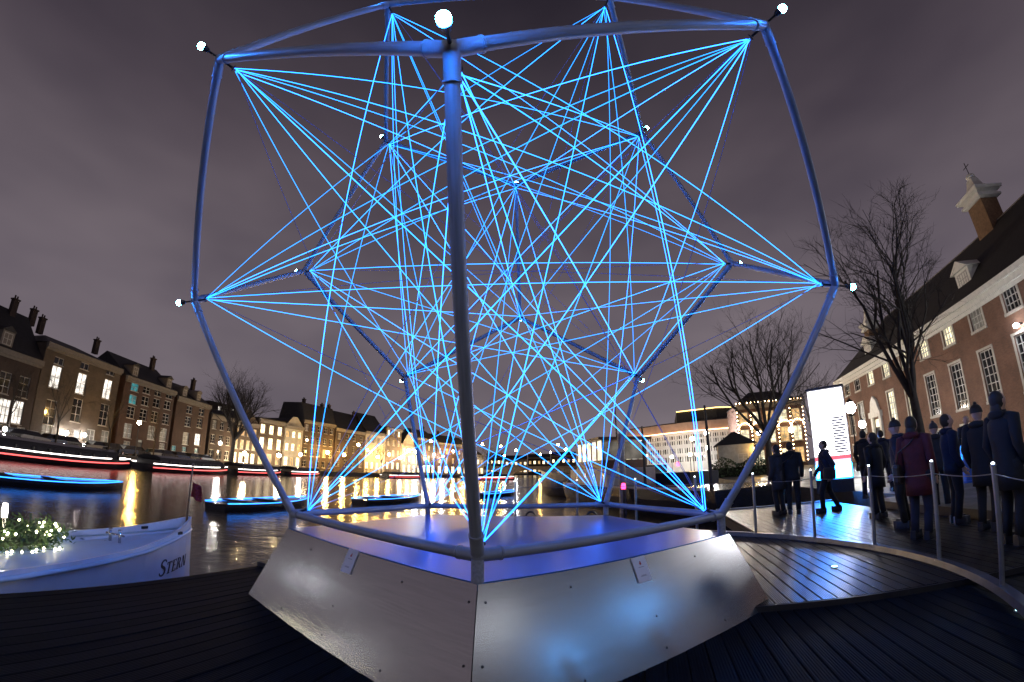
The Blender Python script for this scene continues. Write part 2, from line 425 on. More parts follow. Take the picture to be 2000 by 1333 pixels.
for i in range(5):
    j = (i + 1) % 5
    a, b, c, d = lw[i], lw[j], hi[j], hi[i]
    ex = (b - a).normalized(); n_ = (b - a).cross(d - a).normalized(); g_ = ex * 0.004
    a, b, c, d = a + g_, b - g_, c - g_, d + g_
    m = MB(); m.loft([[a, b, c, d], [p - n_ * 0.004 for p in (a, b, c, d)]]); o = m.obj('skirt_panel', M_skirt, bp_)
    panels.append((a, b, c, d, n_, o))
ME_screw = MB().lathe((0, 0, 0), [(0.0085, 0), (0.0085, 0.002), (0.004, 0.0045)], 10).mesh('screw', M_dark)
for k in (0, 4):
    a, b, c, d, n_, o = panels[k]
    for u in (0.02, 0.25, 0.5, 0.75, 0.98):
        for v in (0.12, 0.42, 0.86):
            if u in (0.25, 0.5, 0.75) and v == 0.42 and u != 0.5: continue
            p = (a * (1 - u) + b * u) * (1 - v) + (d * (1 - u) + c * u) * v
            place('screw', ME_screw, bp_, p, n_.to_track_quat('Z', 'Y'))
M_plate = mat('white_card', (0.62, 0.62, 0.64), 0.35, coat=0.4)
M_ink = mat('grey_print', (0.10, 0.10, 0.12), 0.6); M_red = mat('red_print', (0.45, 0.05, 0.04), 0.6)
def info_plate(k, px, py):
    a, b, c, d, n_, o = panels[k]
    r_ = ray(px, py); p = CAM + r_ * ((a - CAM).dot(n_) / r_.dot(n_))
    ex = (b - a).normalized(); ey = n_.cross(ex)
    m = MB().obox(p + n_ * 0.006, ex * 0.074, ey * 0.098, n_ * 0.004); q = m.obj('information_plate', M_plate, bp_)
    e = MB(); e.tube([p + n_ * 0.0105 + ey * 0.045, p + n_ * 0.0125 + ey * 0.045], 0.011, 6); e.obox(p + n_ * 0.011 + ey * 0.055 + ex * 0.004, ex * 0.004, ey * 0.010, n_ * 0.001)
    e.obj('red_emblem', M_red, q)
    for yy, ww in ((0.018, 0.030), (-0.045, 0.026), (-0.052, 0.034)): MB().obox(p + n_ * 0.0108 + ey * yy, ex * ww, ey * 0.0014, n_ * 0.0006).obj('printed_line', M_ink, q)
info_plate(4, 684, 1097); info_plate(0, 1252, 1113)

# ------------------------------------------------------------------ the dodecahedron of steel tube and glowing string
ph = (1 + 5 ** 0.5) / 2; rb = 1 / (2 * math.sin(math.pi / 5)); rm = rb * ph
h1 = math.sqrt(1 - (rm - rb) ** 2); h3 = 2.22703; h2 = h3 - h1
V = {}
for r, z, off, nm in ((rb, 0, 0, 'GRSTK'), (rm, h1, 0, 'FHQPD'), (rm, h2, math.pi / 5, 'BOMNA'), (rb, h3, math.pi / 5, 'EJLIC')):
    for n_, p in zip(nm, pent(r, z, off)): V[n_] = Vector((p.x * A, p.y * A, z * A + GZ))
CEN = Vector((0, 0, GZ + h3 * A / 2))
PX = dict(A=(430, 116), F=(882, 97), C=(758, 9), I=(754, 276), B=(1492, 50), E=(1189, -5), J=(1254, 260), L=(1008, 363), O=(1429, 515), H=(1631, 558), M=(1016, 621), Q=(1246, 736), S=(1183, 985), R=(1408, 1006), N=(594, 530), D=(380, 588), P=(791, 737), T=(836, 988), K=(572, 1003), G=(933, 1085))
for k, (x, y) in PX.items():        # the real frame is not quite regular: nudge each joint by a few centimetres
    d = ray(x, y); V[k] = CAM + d * (V[k] - CAM).dot(d)
EDG = 'AF AC AD FB FG BE BH CE CI EJ DK HR KG GR RS ST TK LI LJ LM MP MQ NI ND NP OJ OH OQ PT QS'.split()
FACES = ['AFBEC', 'AFGKD', 'FBHRG', 'GRSTK', 'KTPND', 'TSQMP', 'SRHOQ', 'ACIND', 'BEJOH', 'JOQML', 'LMPNI', 'CEJLI']
dd = root('string_sculpture', 'giant steel tube dodecahedron strung with glowing blue cords on the metal platform', 'sculpture', (0, 0, PT))
def rel(p): return Vector(p) - Vector((0, 0, PT))
ME_tube = unit_cyl('frame_tube', M_steel, 20); ME_foot = unit_cyl('foot_post', M_steel, 16)
TR = 0.037
for e in EDG:
    p, q = V[e[0]], V[e[1]]; d = (q - p).normalized()
    span('frame_tube', ME_tube, rel(p + d * 0.05), rel(q - d * 0.05), TR, dd)
nb2 = {k: [] for k in V}
for e in EDG: nb2[e[0]].append(e[1]); nb2[e[1]].append(e[0])
hooks = {}
ME_bulb = MB().ell((0, 0, 0), 1.0, 14, 10).mesh('led_lens', M_led, True)
ME_bulb_far = MB().ell((0, 0, 0), 1.0, 14, 10).mesh('led_lens', M_led_far, True)
for k, p in V.items():
    inw = (CEN - p).normalized(); out = -inw
    m = MB(); m.ell(rel(p), 0.047, 14, 10)
    for o2 in nb2[k]:
        d = (V[o2] - p).normalized(); m.tube([rel(p), rel(p + d * 0.16)], 0.0425, 16); m.tube([rel(p + d * 0.15), rel(p + d * 0.163)], 0.046, 16)
    smooth_angle(m.obj('joint', M_steel, dd))
    if k in 'GRSTK':
        span('foot_post', ME_foot, rel(Vector((p.x, p.y, PT))), rel(p), 0.04, dd)
        hk = p + (CEN - p).normalized() * 0.02 + Vector((-p.x, -p.y, 0)).normalized() * 0.15 + Vector((0, 0, 0.04))
    else: hk = p + inw * 0.16
    hooks[k] = hk
    m = MB(); s1 = inw.orthogonal().normalized(); s2 = inw.cross(s1)
    m.tube([rel(p), rel(hk - (hk - p).normalized() * 0.03)], 0.012, 8)
    ring = [rel(hk - (hk - p).normalized() * 0.02 + (s1 * math.cos(a) + s2 * math.sin(a)) * 0.026) for a in [i * math.pi / 6 for i in range(13)]]
    m.tube(ring, 0.006, 6); smooth_angle(m.obj('cord_anchor', M_dark, dd))
    if k not in 'GRSTK':
        near = k in 'AFBDHCE'
        m = MB(); m.tube([rel(p + out * 0.04), rel(p + out * 0.15)], 0.010, 8); m.tube([rel(p + out * 0.12), rel(p + out * 0.17)], [0.02, 0.034], 14)
        br = m.obj('lamp_holder', M_dark, dd)
        lens = place('led_lens', ME_bulb if near else ME_bulb_far, br, rel(p + out * 0.195), None, (0.034,) * 3)
allowed = []
ks = sorted(V)
for i, a in enumerate(ks):
    for b in ks[i + 1:]:
        if not any(a in f and b in f for f in FACES): allowed.append(a + b)
DIM = {'AT', 'BS', 'AQ', 'DO', 'HN', 'CR', 'EK', 'HK', 'BP', 'IQ', 'JT', 'FN', 'DR', 'EM', 'CQ', 'KJ', 'LR'}
ME_strs = [unit_cyl('string', q, 6) for q in M_strings]; ME_strd = unit_cyl('string_faint_glow', M_string_dim, 6)
for e in allowed:
    dim = e in DIM or e[::-1] in DIM
    j = lambda: Vector([random.uniform(-0.016, 0.016) for _ in range(3)])
    span('string', ME_strd if dim else ME_strs[random.choice((0, 0, 1, 1, 1, 2, 2))], rel(hooks[e[0]] + j()), rel(hooks[e[1]] + j()), 0.0030 if dim else random.choice((0.0027, 0.0031, 0.0036)), dd)

# ------------------------------------------------------------------ fence round the sculpture
M_fence = mat('brushed_steel_post', (0.26, 0.27, 0.29), 0.35, 0.8, 0.15, 8)
M_pled = emis('post_led', (0.75, 0.88, 1.0), 14.0)
fn = root('deck_fence', 'curved steel post fence with small lamps on the post tops round the sculpture', 'fence')
FC = Vector((0, 0.44, 0)); FR = 4.90
def fpt(deg, z=0.0, r=FR): return Vector((FC.x + r * math.cos(rad(deg)), FC.y + r * math.sin(rad(deg)), z))
ME_post = MB().tube([(0, 0, 0.0), (0, 0, 1.06)], 0.024, 12).tube([(0, 0, 0.0), (0, 0, 0.012)], 0.06, 12).mesh('post', M_fence, False)
ME_cap = MB().lathe((0, 0, 1.06), [(0.026, 0), (0.026, 0.012), (0.018, 0.022)], 12).mesh('post_cap', M_fence)
ME_pl = MB().ell((0, 0, 1.088), (0.016, 0.016, 0.012), 10, 6).mesh('post_lamp', M_pled, True)
degs = [-46, -31, -15.6, 0, 14.6, 29.3, 44.3, 60, 75.5, 92]
for d in degs:
    p = place('post', ME_post, fn, fpt(d, 0.05 if d > -22 else 0.0)); place('post_cap', ME_cap, p); place('post_lamp', ME_pl, p)
for zc in (1.0,):
    MB().tube([fpt(d0 + (d1 - d0) * t / 6, zc - 0.03 * math.sin(math.pi * t / 6)) for d0, d1 in zip(degs, degs[1:]) for t in range(6)] + [fpt(degs[-1], zc)], 0.005, 6).obj('top_wire', M_fence, fn)
rb_ = MB(); rr = []
for k in range(0, 73):
    d = -50 + k * 2
    z = 0.0
    rr.append([fpt(d, 0.0, FR - 0.06), fpt(d, 0.0, FR + 0.06), fpt(d, 0.07, FR + 0.05), fpt(d, 0.07, FR - 0.05)])
rb_.loft(rr).obj('base_rail', mat('rail_steel', (0.13, 0.14, 0.16), 0.35, 0.7, 0.2, 5), fn)
def deck_light(px, py, z):
    p = on_z(px, py, z)
    o = MB().lathe(p, [(0.05, 0.0), (0.05, 0.006), (0.04, 0.009)], 14).obj('deck_light', M_fence)
    tag(o, None, 'light'); MB().lathe(p, [(0.036, 0.008), (0.036, 0.012)], 14).obj('lens', emis('deck_led', (0.5, 0.85, 1.0), 6), o); return o
tag(deck_light(1630, 1108, 0.0), 'small round lamp sunk into the raised planks between platform and fence')
tag(deck_light(1992, 1194, -0.06), 'small round lamp sunk into the lower planks beside the curved rail')

# ------------------------------------------------------------------ windows and houses
M_frame = mat('window_frame_white', (0.42, 0.40, 0.37), 0.6, var=0.15)
M_framed = mat('window_frame_dark', (0.05, 0.05, 0.05), 0.6)
M_glass = mat('dark_glass', (0.012, 0.013, 0.016), 0.08, spec=0.7)
GL = {'dark': M_glass, 'white': emis('lit_white', (1.0, 0.93, 0.84), 1.5), 'warm': emis('lit_warm', (1.0, 0.62, 0.25), 1.0), 'hot': emis('lit_bright_warm', (1.0, 0.80, 0.48), 3.2),
      'teal': emis('lit_teal', (0.05, 0.45, 0.5), 0.55), 'dim': emis('lit_dim', (0.9, 0.8, 0.65), 0.16), 'cream': emis('lit_cream', (1.0, 0.90, 0.60), 1.4)}
def vary(m, sc=1.2):      # uneven light behind lit panes: blinds, furniture
    n, l = m.node_tree.nodes, m.node_tree.links; b = n['Principled BSDF']
    if b.inputs['Emission Strength'].is_linked: return
    s = b.inputs['Emission Strength'].default_value
    t = n.new('ShaderNodeTexCoord'); oi = n.new('ShaderNodeObjectInfo'); ad = n.new('ShaderNodeVectorMath'); ad.operation = 'ADD'
    z = n.new('ShaderNodeTexNoise'); z.inputs['Scale'].default_value = sc; z.inputs['Detail'].default_value = 3
    l.new(t.outputs['Object'], ad.inputs[0]); l.new(oi.outputs['Location'], ad.inputs[1]); l.new(ad.outputs[0], z.inputs[0])
    q = n.new('ShaderNodeMapRange'); q.inputs[1].default_value = 0.35; q.inputs[2].default_value = 0.65; q.inputs[3].default_value = s * 0.45; q.inputs[4].default_value = s * 1.3
    l.new(z.outputs[0], q.inputs[0]); l.new(q.outputs[0], b.inputs['Emission Strength'])
for k in ('white', 'warm', 'hot', 'teal', 'dim', 'cream'): vary(GL[k])
WC = {}
def window(parent, u, z, w, h, kind='dark', nx=2, nz=3, frame=None, depth=0.12, sill=True, y0=0.0):
    """a sash window: frame with glazing bars set back in the opening, panes behind; (u, z) is the middle"""
    frame = frame or M_frame
    key = (round(w, 2), round(h, 2), nx, nz, frame.name, sill)
    if key not in WC:
        m = MB(); t = min(0.10, w * 0.09); hw, hh = w / 2, h / 2
        m.box(-hw, hw, 0, 0.06, -hh, -hh + t); m.box(-hw, hw, 0, 0.06, hh - t, hh)
        m.box(-hw, -hw + t, 0, 0.06, -hh + t, hh - t); m.box(hw - t, hw, 0, 0.06, -hh + t, hh - t)
        bw = t * 0.45
        for i in range(1, nx): x = -hw + w * i / nx; m.box(x - bw, x + bw, 0.01, 0.05, -hh + t, hh - t)
        for i in range(1, nz): zz = -hh + h * i / nz; m.box(-hw + t, hw - t, 0.013, 0.047, zz - bw * 0.8, zz + bw * 0.8)
        if sill: m.box(-hw - 0.08, hw + 0.08, -depth - 0.08, 0.0, -hh - 0.09, -hh - 0.002)
        g = MB().box(-hw + t * 0.5, hw - t * 0.5, 0.052, 0.064, -hh + t * 0.5, hh - t * 0.5)
        WC[key] = (m.mesh('window', frame), {}, g)
    me, gl, g = WC[key]
    if kind not in gl: gl[kind] = g.mesh('pane', GL[kind])
    o = place('window', me, parent, (u, y0 + depth, z)); place('pane', gl[kind], o)
    return o
def wall_open(W_, H_, ops, z0=0.0, reveal=0.2):
    """front wall in the x-z plane with real openings and reveals"""
    xs = sorted({0, W_} | {max(0, min(W_, round(o[i], 3))) for o in ops for i in (0, 1)})
    zs = sorted({z0, H_} | {max(z0, min(H_, round(o[i], 3))) for o in ops for i in (2, 3)})
    m = MB()
    for x0, x1 in zip(xs, xs[1:]):
        for a, b in zip(zs, zs[1:]):
            cx, cz = (x0 + x1) / 2, (a + b) / 2
            if any(o[0] < cx < o[1] and o[2] < cz < o[3] for o in ops): continue
            m.face((x0, 0, a), (x1, 0, a), (x1, 0, b), (x0, 0, b))
    for x0, x1, a, b in ops:
        r = reveal
        m.face((x0, 0, a), (x0, r, a), (x0, r, b), (x0, 0, b)); m.face((x1, 0, b), (x1, r, b), (x1, r, a), (x1, 0, a))
        m.face((x0, 0, b), (x0, r, b), (x1, r, b), (x1, 0, b)); m.face((x0, r, a), (x0, 0, a), (x1, 0, a), (x1, r, a))
    return m
M_roof = mat('dark_slate', (0.022, 0.022, 0.026), 0.65, var=0.3, vscale=2, bump=0.5, bscale=3)
M_rooft = mat('dark_pantile', (0.016, 0.013, 0.013), 0.75, var=0.35, vscale=3, bump=0.6, bscale=5)
M_bdark = brick('brick_dark', (0.055, 0.032, 0.026), (0.042, 0.026, 0.022), (0.05, 0.047, 0.044))
M_bred = brick('brick_red', (0.085, 0.038, 0.027), (0.064, 0.030, 0.022), (0.068, 0.063, 0.06))
M_bbrown = brick('brick_brown', (0.09, 0.06, 0.038), (0.07, 0.046, 0.032), (0.08, 0.075, 0.07))
M_stone = brick('sandstone', (0.10, 0.08, 0.062), (0.082, 0.066, 0.053), (0.065, 0.055, 0.045), stone=True)
M_plaster = mat('pale_plaster', (0.36, 0.33, 0.27), 0.8, var=0.2, vscale=0.8)
M_trim = mat('stone_trim', (0.18, 0.16, 0.14), 0.75, var=0.15)
CHIM = MB().box(-0.45, 0.45, -0.35, 0.35, 0, 2.2).mesh('chimney', M_bdark)
POT = MB().box(-0.55, 0.55, -0.45, 0.45, 2.2, 2.38).tube([(-0.2, 0, 2.38), (-0.2, 0, 2.85)], 0.12, 8).tube([(0.2, 0, 2.38), (0.2, 0, 2.8)], 0.12, 8).mesh('chimney_pot', M_bdark)
def dormer(parent, u, z, w, h, y, kind='dark', arched=False):
    m = MB(); m.box(-w / 2, w / 2, 0, 2.2, 0, h); o = m.obj('dormer', M_trim, parent, loc=(u, y, z))
    r = MB()
    if arched:
        n = 8; ring = [(-(w / 2 + 0.1) * math.cos(math.pi * i / n), (w / 2 + 0.1) * 0.7 * math.sin(math.pi * i / n) + h) for i in range(n + 1)]
        r.loft([[(x, yy, zz) for x, zz in ring] for yy in (-0.15, 2.4)])
    else:
        r.loft([[(x, yy, zz) for x, zz in ((-w / 2 - 0.2, h), (w / 2 + 0.2, h), (0, h + w * 0.38))] for yy in (-0.2, 2.4)])
    r.obj('dormer_roof', M_trim if arched else M_roof, o)
    window(o, 0, h * 0.5, w * 0.72, h * 0.78, kind, 2, 2, depth=-0.03, sill=False)
    return o
def house(name, label, x1, x2, eave, wallm, wins=(), grid=None, roof='gable', rh=4.0, depth=11.0, trim=True, dormers=(), chim=(), dist=None, roofm=None, doors=(), group=None, gable_steps=False):
    """x1, x2: photo columns of the front's edges; eave: (px, py) of a point on the eave line; wins as photo points"""
    a1, _ = azel(x1, eave[1]); a2, _ = azel(x2, eave[1]); D = dist or front
    p1, p2 = polar(a1, D(a1), QZ), polar(a2, D(a2), QZ)
    ux = (p2 - p1); Wd = ux.length; rz = math.atan2(ux.y, ux.x); ux.normalize(); uy = Vector((-ux.y, ux.x, 0))
    def onw(px, py):
        d = ray(px, py); t = (p1 - CAM).dot(uy) / d.dot(uy); P = CAM + d * t
        return (P - p1).dot(ux), P.z - QZ
    H = onw(*eave)[1]
    R = root(name, label, 'building', p1, rz, group)
    ws = []
    for w in wins:
        u, z = onw(w[0], w[1]); ws.append((u, z, *w[2:]))
    if grid:
        cols, rows, kinds = grid      # cols: n ; rows: list of (z fraction, w, h, nx, nz)
        for ri, (zf, w, h, nx, nz) in enumerate(rows):
            for c in range(cols):
                k = kinds(ri, c) if callable(kinds) else 'dark'
                if k: ws.append((Wd * (c + 0.5) / cols, H * zf, min(w, Wd / cols * 0.7), h, k, nx, nz))
    ws = [w for w in ws if w[2] / 2 < w[0] < Wd - w[2] / 2 and w[1] + w[3] / 2 < H - 0.1 and w[1] - w[3] / 2 > 0.05]
    ops = [(w[0] - w[2] / 2, w[0] + w[2] / 2, w[1] - w[3] / 2, w[1] + w[3] / 2) for w in ws]
    dl = []
    for dpx in doors:
        u = onw(dpx, 880)[0]; dl.append(u); ops.append((u - 0.6, u + 0.6, 0.0, 2.7))
    m = wall_open(Wd, H, ops)
    m.face((0, depth, 0), (0, 0, 0), (0, 0, H), (0, depth, H)); m.face((Wd, 0, 0), (Wd, depth, 0), (Wd, depth, H), (Wd, 0, H))
    m.face((Wd, depth, 0), (0, depth, 0), (0, depth, H), (Wd, depth, H)); m.face((0, 0, H - 0.02), (Wd, 0, H - 0.02), (Wd, depth, H - 0.02), (0, depth, H - 0.02))
    if roof == 'front':      # gable to the street
        m.face((0, 0, H), (Wd, 0, H), (Wd * 0.62, 0, H + rh), (Wd * 0.38, 0, H + rh))
    m.obj('wall', wallm, R)
    for u in dl:
        d_ = MB().box(u - 0.58, u + 0.58, 0.14, 0.19, 0.0, 2.2).obj('door', M_framed, R); MB().box(u - 0.55, u + 0.55, 0.13, 0.16, 2.25, 2.65).obj('fanlight', GL['dim'], d_)
    if trim:
        MB().box(-0.1, Wd + 0.1, -0.45, 0.0, H - 0.55, H + 0.1).box(-0.05, Wd + 0.05, -0.2, -0.002, H - 0.85, H - 0.552).obj('cornice', M_trim if trim is True else trim, R)
    rmt = roofm or M_roof; r = MB(); o_ = 0.25
    if roof == 'gable': r.loft([[(x, -0.3, H), (x, depth / 2, H + rh), (x, depth + 0.3, H)] for x in (-0.02, Wd + 0.02)])
    elif roof == 'mansard': r.loft([[(x, -0.2, H + 0.05), (x, 1.6, H + rh), (x, depth - 1.6, H + rh * 1.06), (x, depth, H + 0.05)] for x in (0, Wd)])
    elif roof == 'hip':
        i_ = min(depth / 2, Wd * 0.3); b = [(-0.2, -0.3, H + 0.05), (Wd + 0.2, -0.3, H + 0.05), (Wd + 0.2, depth + 0.3, H + 0.05), (-0.2, depth + 0.3, H + 0.05)]
        t = [(i_, depth / 2 - 0.3, H + rh), (Wd - i_, depth / 2 - 0.3, H + rh), (Wd - i_, depth / 2 + 0.3, H + rh), (i_, depth / 2 + 0.3, H + rh)]; r.loft([b, t])
    elif roof == 'front':
        r.loft([[(0.02, y, H - 0.05), (Wd - 0.02, y, H - 0.05), (Wd * 0.62, y, H + rh - 0.3), (Wd * 0.38, y, H + rh - 0.3)] for y in (0.1, depth)])
    else: r.box(-0.1, Wd + 0.1, -0.1, depth, H, H + 0.35)
    r.obj('roof', rmt, R)
    for (u, z, w, h, k, nx, nz) in ws: window(R, u, z, w, h, k, nx, nz)
    for dm in dormers:
        u, z = onw(dm[0], dm[1]); dormer(R, u, H + 0.35, dm[2], dm[3], 0.15, dm[4], dm[5] if len(dm) > 5 else False)
    for u, dz in chim:
        c = place('chimney', CHIM, R, (Wd * u, depth * 0.45, H + rh * 0.75 + dz)); place('chimney_pots', POT, c)
    return R, Wd, H
def W_(lst, w, h, k='dark', nx=2, nz=3): return [(x, y, w, h, k, nx, nz) for x, y in lst]
FH = 'houses across the canal'
R0, *_ = house('canal_house', 'dark brick house with gable roof left of the stone mansion', -70, 86, (40, 693), M_bdark,
      W_([(-35, 737), (9, 748), (46, 757)], 1.7, 2.6, 'dark') + W_([(-30, 800), (8, 803), (34, 806)], 1.7, 2.9, 'white', 3, 3) + W_([(5, 840), (40, 845)], 1.3, 1.3, 'dark', 2, 2),
      rh=6.0, chim=((0.72, 0.6), (0.15, 0)), doors=(-20,), dormers=((15, 668, 1.8, 1.9, 'dark'),))
R1, *_ = house('stone_mansion', 'sandstone mansion with three bright tall windows and floodlit entrance', 87, 243, (165, 696), M_stone,
      W_([(109, 737), (159, 750), (210, 761)], 1.75, 3.0, 'white', 2, 2) + W_([(116, 706), (166, 716), (216, 727)], 1.7, 1.0, 'dark', 2, 1) +
      W_([(98, 806), (150, 802), (203, 811)], 1.9, 3.3, 'dark', 2, 3) + W_([(91, 843), (177, 852), (205, 854)], 1.7, 1.9, 'dim', 2, 2),
      roof='hip', rh=2.2, depth=14, chim=((0.08, 0.9), (0.2, 0.3), (0.97, 0.6)), doors=(146,))
def lit_teal(x): return x
R2, *_ = house('canal_house', 'tall brick house with white cornice and teal lit windows beside the mansion', 244, 345, (300, 752), M_bred,
      W_([(264, 757)], 1.9, 1.35, 'teal', 2, 2) + W_([(287, 762), (309, 767), (331, 772)], 1.9, 1.35, 'dark', 2, 2) +
      W_([(260, 781)], 1.9, 1.55, 'teal', 2, 2) + W_([(284, 784), (306, 788), (327, 792)], 1.9, 1.55, 'dark', 2, 2) +
      W_([(256, 806), (280, 811), (302, 815), (324, 819)], 1.9, 1.95, 'dark', 2, 3) +
      W_([(250, 842), (296, 846), (319, 850)], 2.0, 2.35, 'dim', 2, 3) + W_([(248, 868), (317, 872)], 1.7, 1.0, 'dim', 2, 2),
      rh=4.0, dormers=((266, 728, 1.5, 1.7, 'teal'), (333, 744, 1.5, 1.7, 'dark')), chim=((0.85, 0.4),), doors=(272,))
R3, *_ = house('canal_house', 'brick house with two round-topped dormers beside the bare tree', 346, 412, (372, 782), M_bred,
      W_([(349, 797), (370, 801), (394, 806)], 1.9, 1.5, 'dark', 2, 2) + W_([(345, 820), (367, 824), (390, 827)], 1.9, 1.95, 'dark', 2, 3) +
      W_([(341, 856), (363, 857)], 2.0, 2.35, 'dim', 2, 3) + W_([(386, 859)], 2.0, 2.35, 'white', 2, 3) + W_([(340, 876), (360, 878), (384, 881)], 1.3, 1.0, 'teal', 2, 2),
      rh=3.4, dormers=((363, 766, 1.5, 1.5, 'dark', True), (390, 774, 1.5, 1.5, 'dark', True)), chim=((0.97, 0.4),))
g5 = lambda r, c: 'dim' if (r * 3 + c * 5) % 7 == 0 else 'dark'
house('canal_house', 'low dark house standing behind the big bare tree', 413, 458, (436, 815), M_bdark, grid=(3, [(0.8, 1.3, 1.8, 2, 2), (0.5, 1.3, 2.0, 2, 3), (0.18, 1.4, 2.0, 2, 2)], g5), roof='flat', rh=0.4)
house('office_block', 'distant block with white lit top floor above the quay houses', 408, 468, (438, 791), M_bdark, grid=(7, [(0.90, 2.4, 2.2, 2, 1), (0.74, 2.4, 1.8, 2, 1)], lambda r, c: 'white' if (r == 0 and 1 < c) or (r == 1 and c % 2) else None), roof='flat', rh=0.4, dist=lambda a: front(a) + 55, trim=False)
hot = lambda r, c: 'hot' if (r + c) % 3 else 'warm'
house('hotel', 'hotel front with rows of warm lit windows next to the bare tree', 459, 506, (482, 826), M_bbrown, grid=(4, [(0.78, 1.3, 1.9, 2, 2), (0.48, 1.3, 2.2, 2, 3), (0.16, 1.5, 2.6, 2, 2)], lambda r, c: 'hot' if r == 2 else 'warm'), roof='front', rh=3)
house('hotel', 'three-bay house with tall cream lit windows on the quay', 507, 557, (530, 822), M_bbrown, grid=(3, [(0.80, 1.6, 2.3, 2, 2), (0.50, 1.6, 2.8, 2, 3), (0.17, 1.7, 2.6, 2, 2)], lambda r, c: 'hot' if r < 2 else 'warm'), roof='flat', rh=0.5)
house('canal_house', 'narrow lit house with string of lamps next to large dark house', 558, 593, (575, 833), M_plaster, grid=(3, [(0.8, 1.2, 1.8, 2, 2), (0.5, 1.2, 2.0, 2, 3), (0.17, 1.4, 2.4, 2, 2)], hot), roof='front', rh=2.5)
house('canal_house', 'large dark brick house with steep roof between lit houses', 594, 655, (625, 826), M_bdark, grid=(5, [(0.85, 1.3, 1.8, 2, 2), (0.6, 1.3, 2.1, 2, 3), (0.36, 1.4, 2.2, 2, 3), (0.12, 1.4, 1.8, 2, 2)], g5), roof='mansard', rh=5.0, chim=((0.3, 0.5), (0.9, 0.2)))
house('canal_house', 'second large dark house with gabled roof and few lit windows', 656, 714, (690, 842), M_bdark, grid=(4, [(0.82, 1.3, 1.8, 2, 2), (0.54, 1.3, 2.1, 2, 3), (0.2, 1.5, 2.2, 2, 2)], g5), roof='gable', rh=6.0, chim=((0.1, 0.4), (0.95, 0)))
house('canal_house', 'pale house with steep blue-black roof lit by yellow street lamps', 715, 754, (737, 846), M_plaster, grid=(4, [(0.8, 1.3, 1.9, 2, 2), (0.5, 1.3, 2.3, 2, 3), (0.18, 1.5, 2.4, 2, 2)], lambda r, c: 'hot' if r == 2 else 'dim'), roof='gable', rh=6.5)
house('canal_house', 'narrow tall brown house with two lit attic windows', 755, 785, (770, 838), M_bbrown, grid=(3, [(0.9, 1.4, 2.2, 2, 2), (0.68, 1.3, 2.0, 2, 3), (0.45, 1.3, 2.0, 2, 3), (0.17, 1.5, 2.4, 2, 2)], lambda r, c: 'hot' if (r == 0 and c != 1) or r == 3 else 'dim'), roof='flat', rh=0.6)
house('canal_house', 'bright white house with ornate bell gable', 786, 815, (800, 868), M_plaster, grid=(3, [(0.78, 1.4, 2.0, 2, 2), (0.5, 1.4, 2.2, 2, 3), (0.17, 1.8, 3.0, 2, 2)], lambda r, c: 'hot'), roof='front', rh=4.5)
house('canal_house', 'dark house with one lit round attic window above bright terrace', 816, 852, (834, 858), M_bdark, grid=(4, [(0.75, 1.4, 2.0, 2, 2), (0.45, 1.4, 2.2, 2, 3), (0.15, 2.2, 3.0, 2, 1)], lambda r, c: 'hot' if r == 2 else ('warm' if c == 2 else 'dim')), roof='gable', rh=4.0, chim=((0.8, 0),))
house('canal_house', 'red brick house with pale bands behind the front steel post', 853, 915, (884, 868), M_bred, grid=(5, [(0.75, 1.5, 2.2, 2, 2), (0.45, 1.5, 2.4, 2, 3), (0.15, 2.4, 3.0, 2, 1)], lambda r, c: 'hot' if r == 2 else 'warm'), roof='gable', rh=4.0, chim=((0.3, 0), (0.7, 0)))
house('canal_house', 'low pale house near the bridge end on the far quay', 916, 945, (930, 889), M_plaster, grid=(4, [(0.65, 1.5, 2.2, 2, 2), (0.2, 2.0, 2.8, 2, 1)], hot), roof='gable', rh=3.0)
# row of houses beyond the bridge
for i, (xa, xb, ey, lab, wm) in enumerate(((950, 985, 893, 'far red house beyond the stone bridge', M_bred), (986, 1030, 897, 'far pale house beyond the stone bridge', M_plaster), (1031, 1075, 894, 'far wide dark house beyond the stone bridge', M_bdark), (1076, 1125, 890, 'far brown house behind the right bridge end', M_bbrown))):
    house('canal_house', lab, xa, xb, ((xa + xb) / 2, ey), wm, grid=(5, [(0.7, 1.8, 2.4, 2, 2), (0.25, 2.2, 2.8, 2, 1)], lambda r, c: 'hot' if (c + i) % 2 else 'warm'), roof='gable', rh=3.0, dist=lambda a: 345.0)

# ------------------------------------------------------------------ the long brick palace on the right
NAZ, PP = 107.0, 26.0
nv = Vector((math.sin(rad(NAZ)), math.cos(rad(NAZ)), 0)); uv = Vector((-math.cos(rad(NAZ)), math.sin(rad(NAZ)), 0))   # uv runs away along the front
def pal(px, py, off=0.0):
    d = ray(px, py); P = CAM + d * ((PP + off) / d.dot(nv)); return (P - CAM).dot(uv), P.z - QZ
U1 = 69.0; U0 = -22.0; PW_ = U1 - U0; PH = 11.65
o0 = CAM + nv * PP + uv * U1; o0.z = QZ
M_pal = brick('palace_brick', (0.215, 0.098, 0.056), (0.165, 0.074, 0.045), (0.15, 0.12, 0.095))
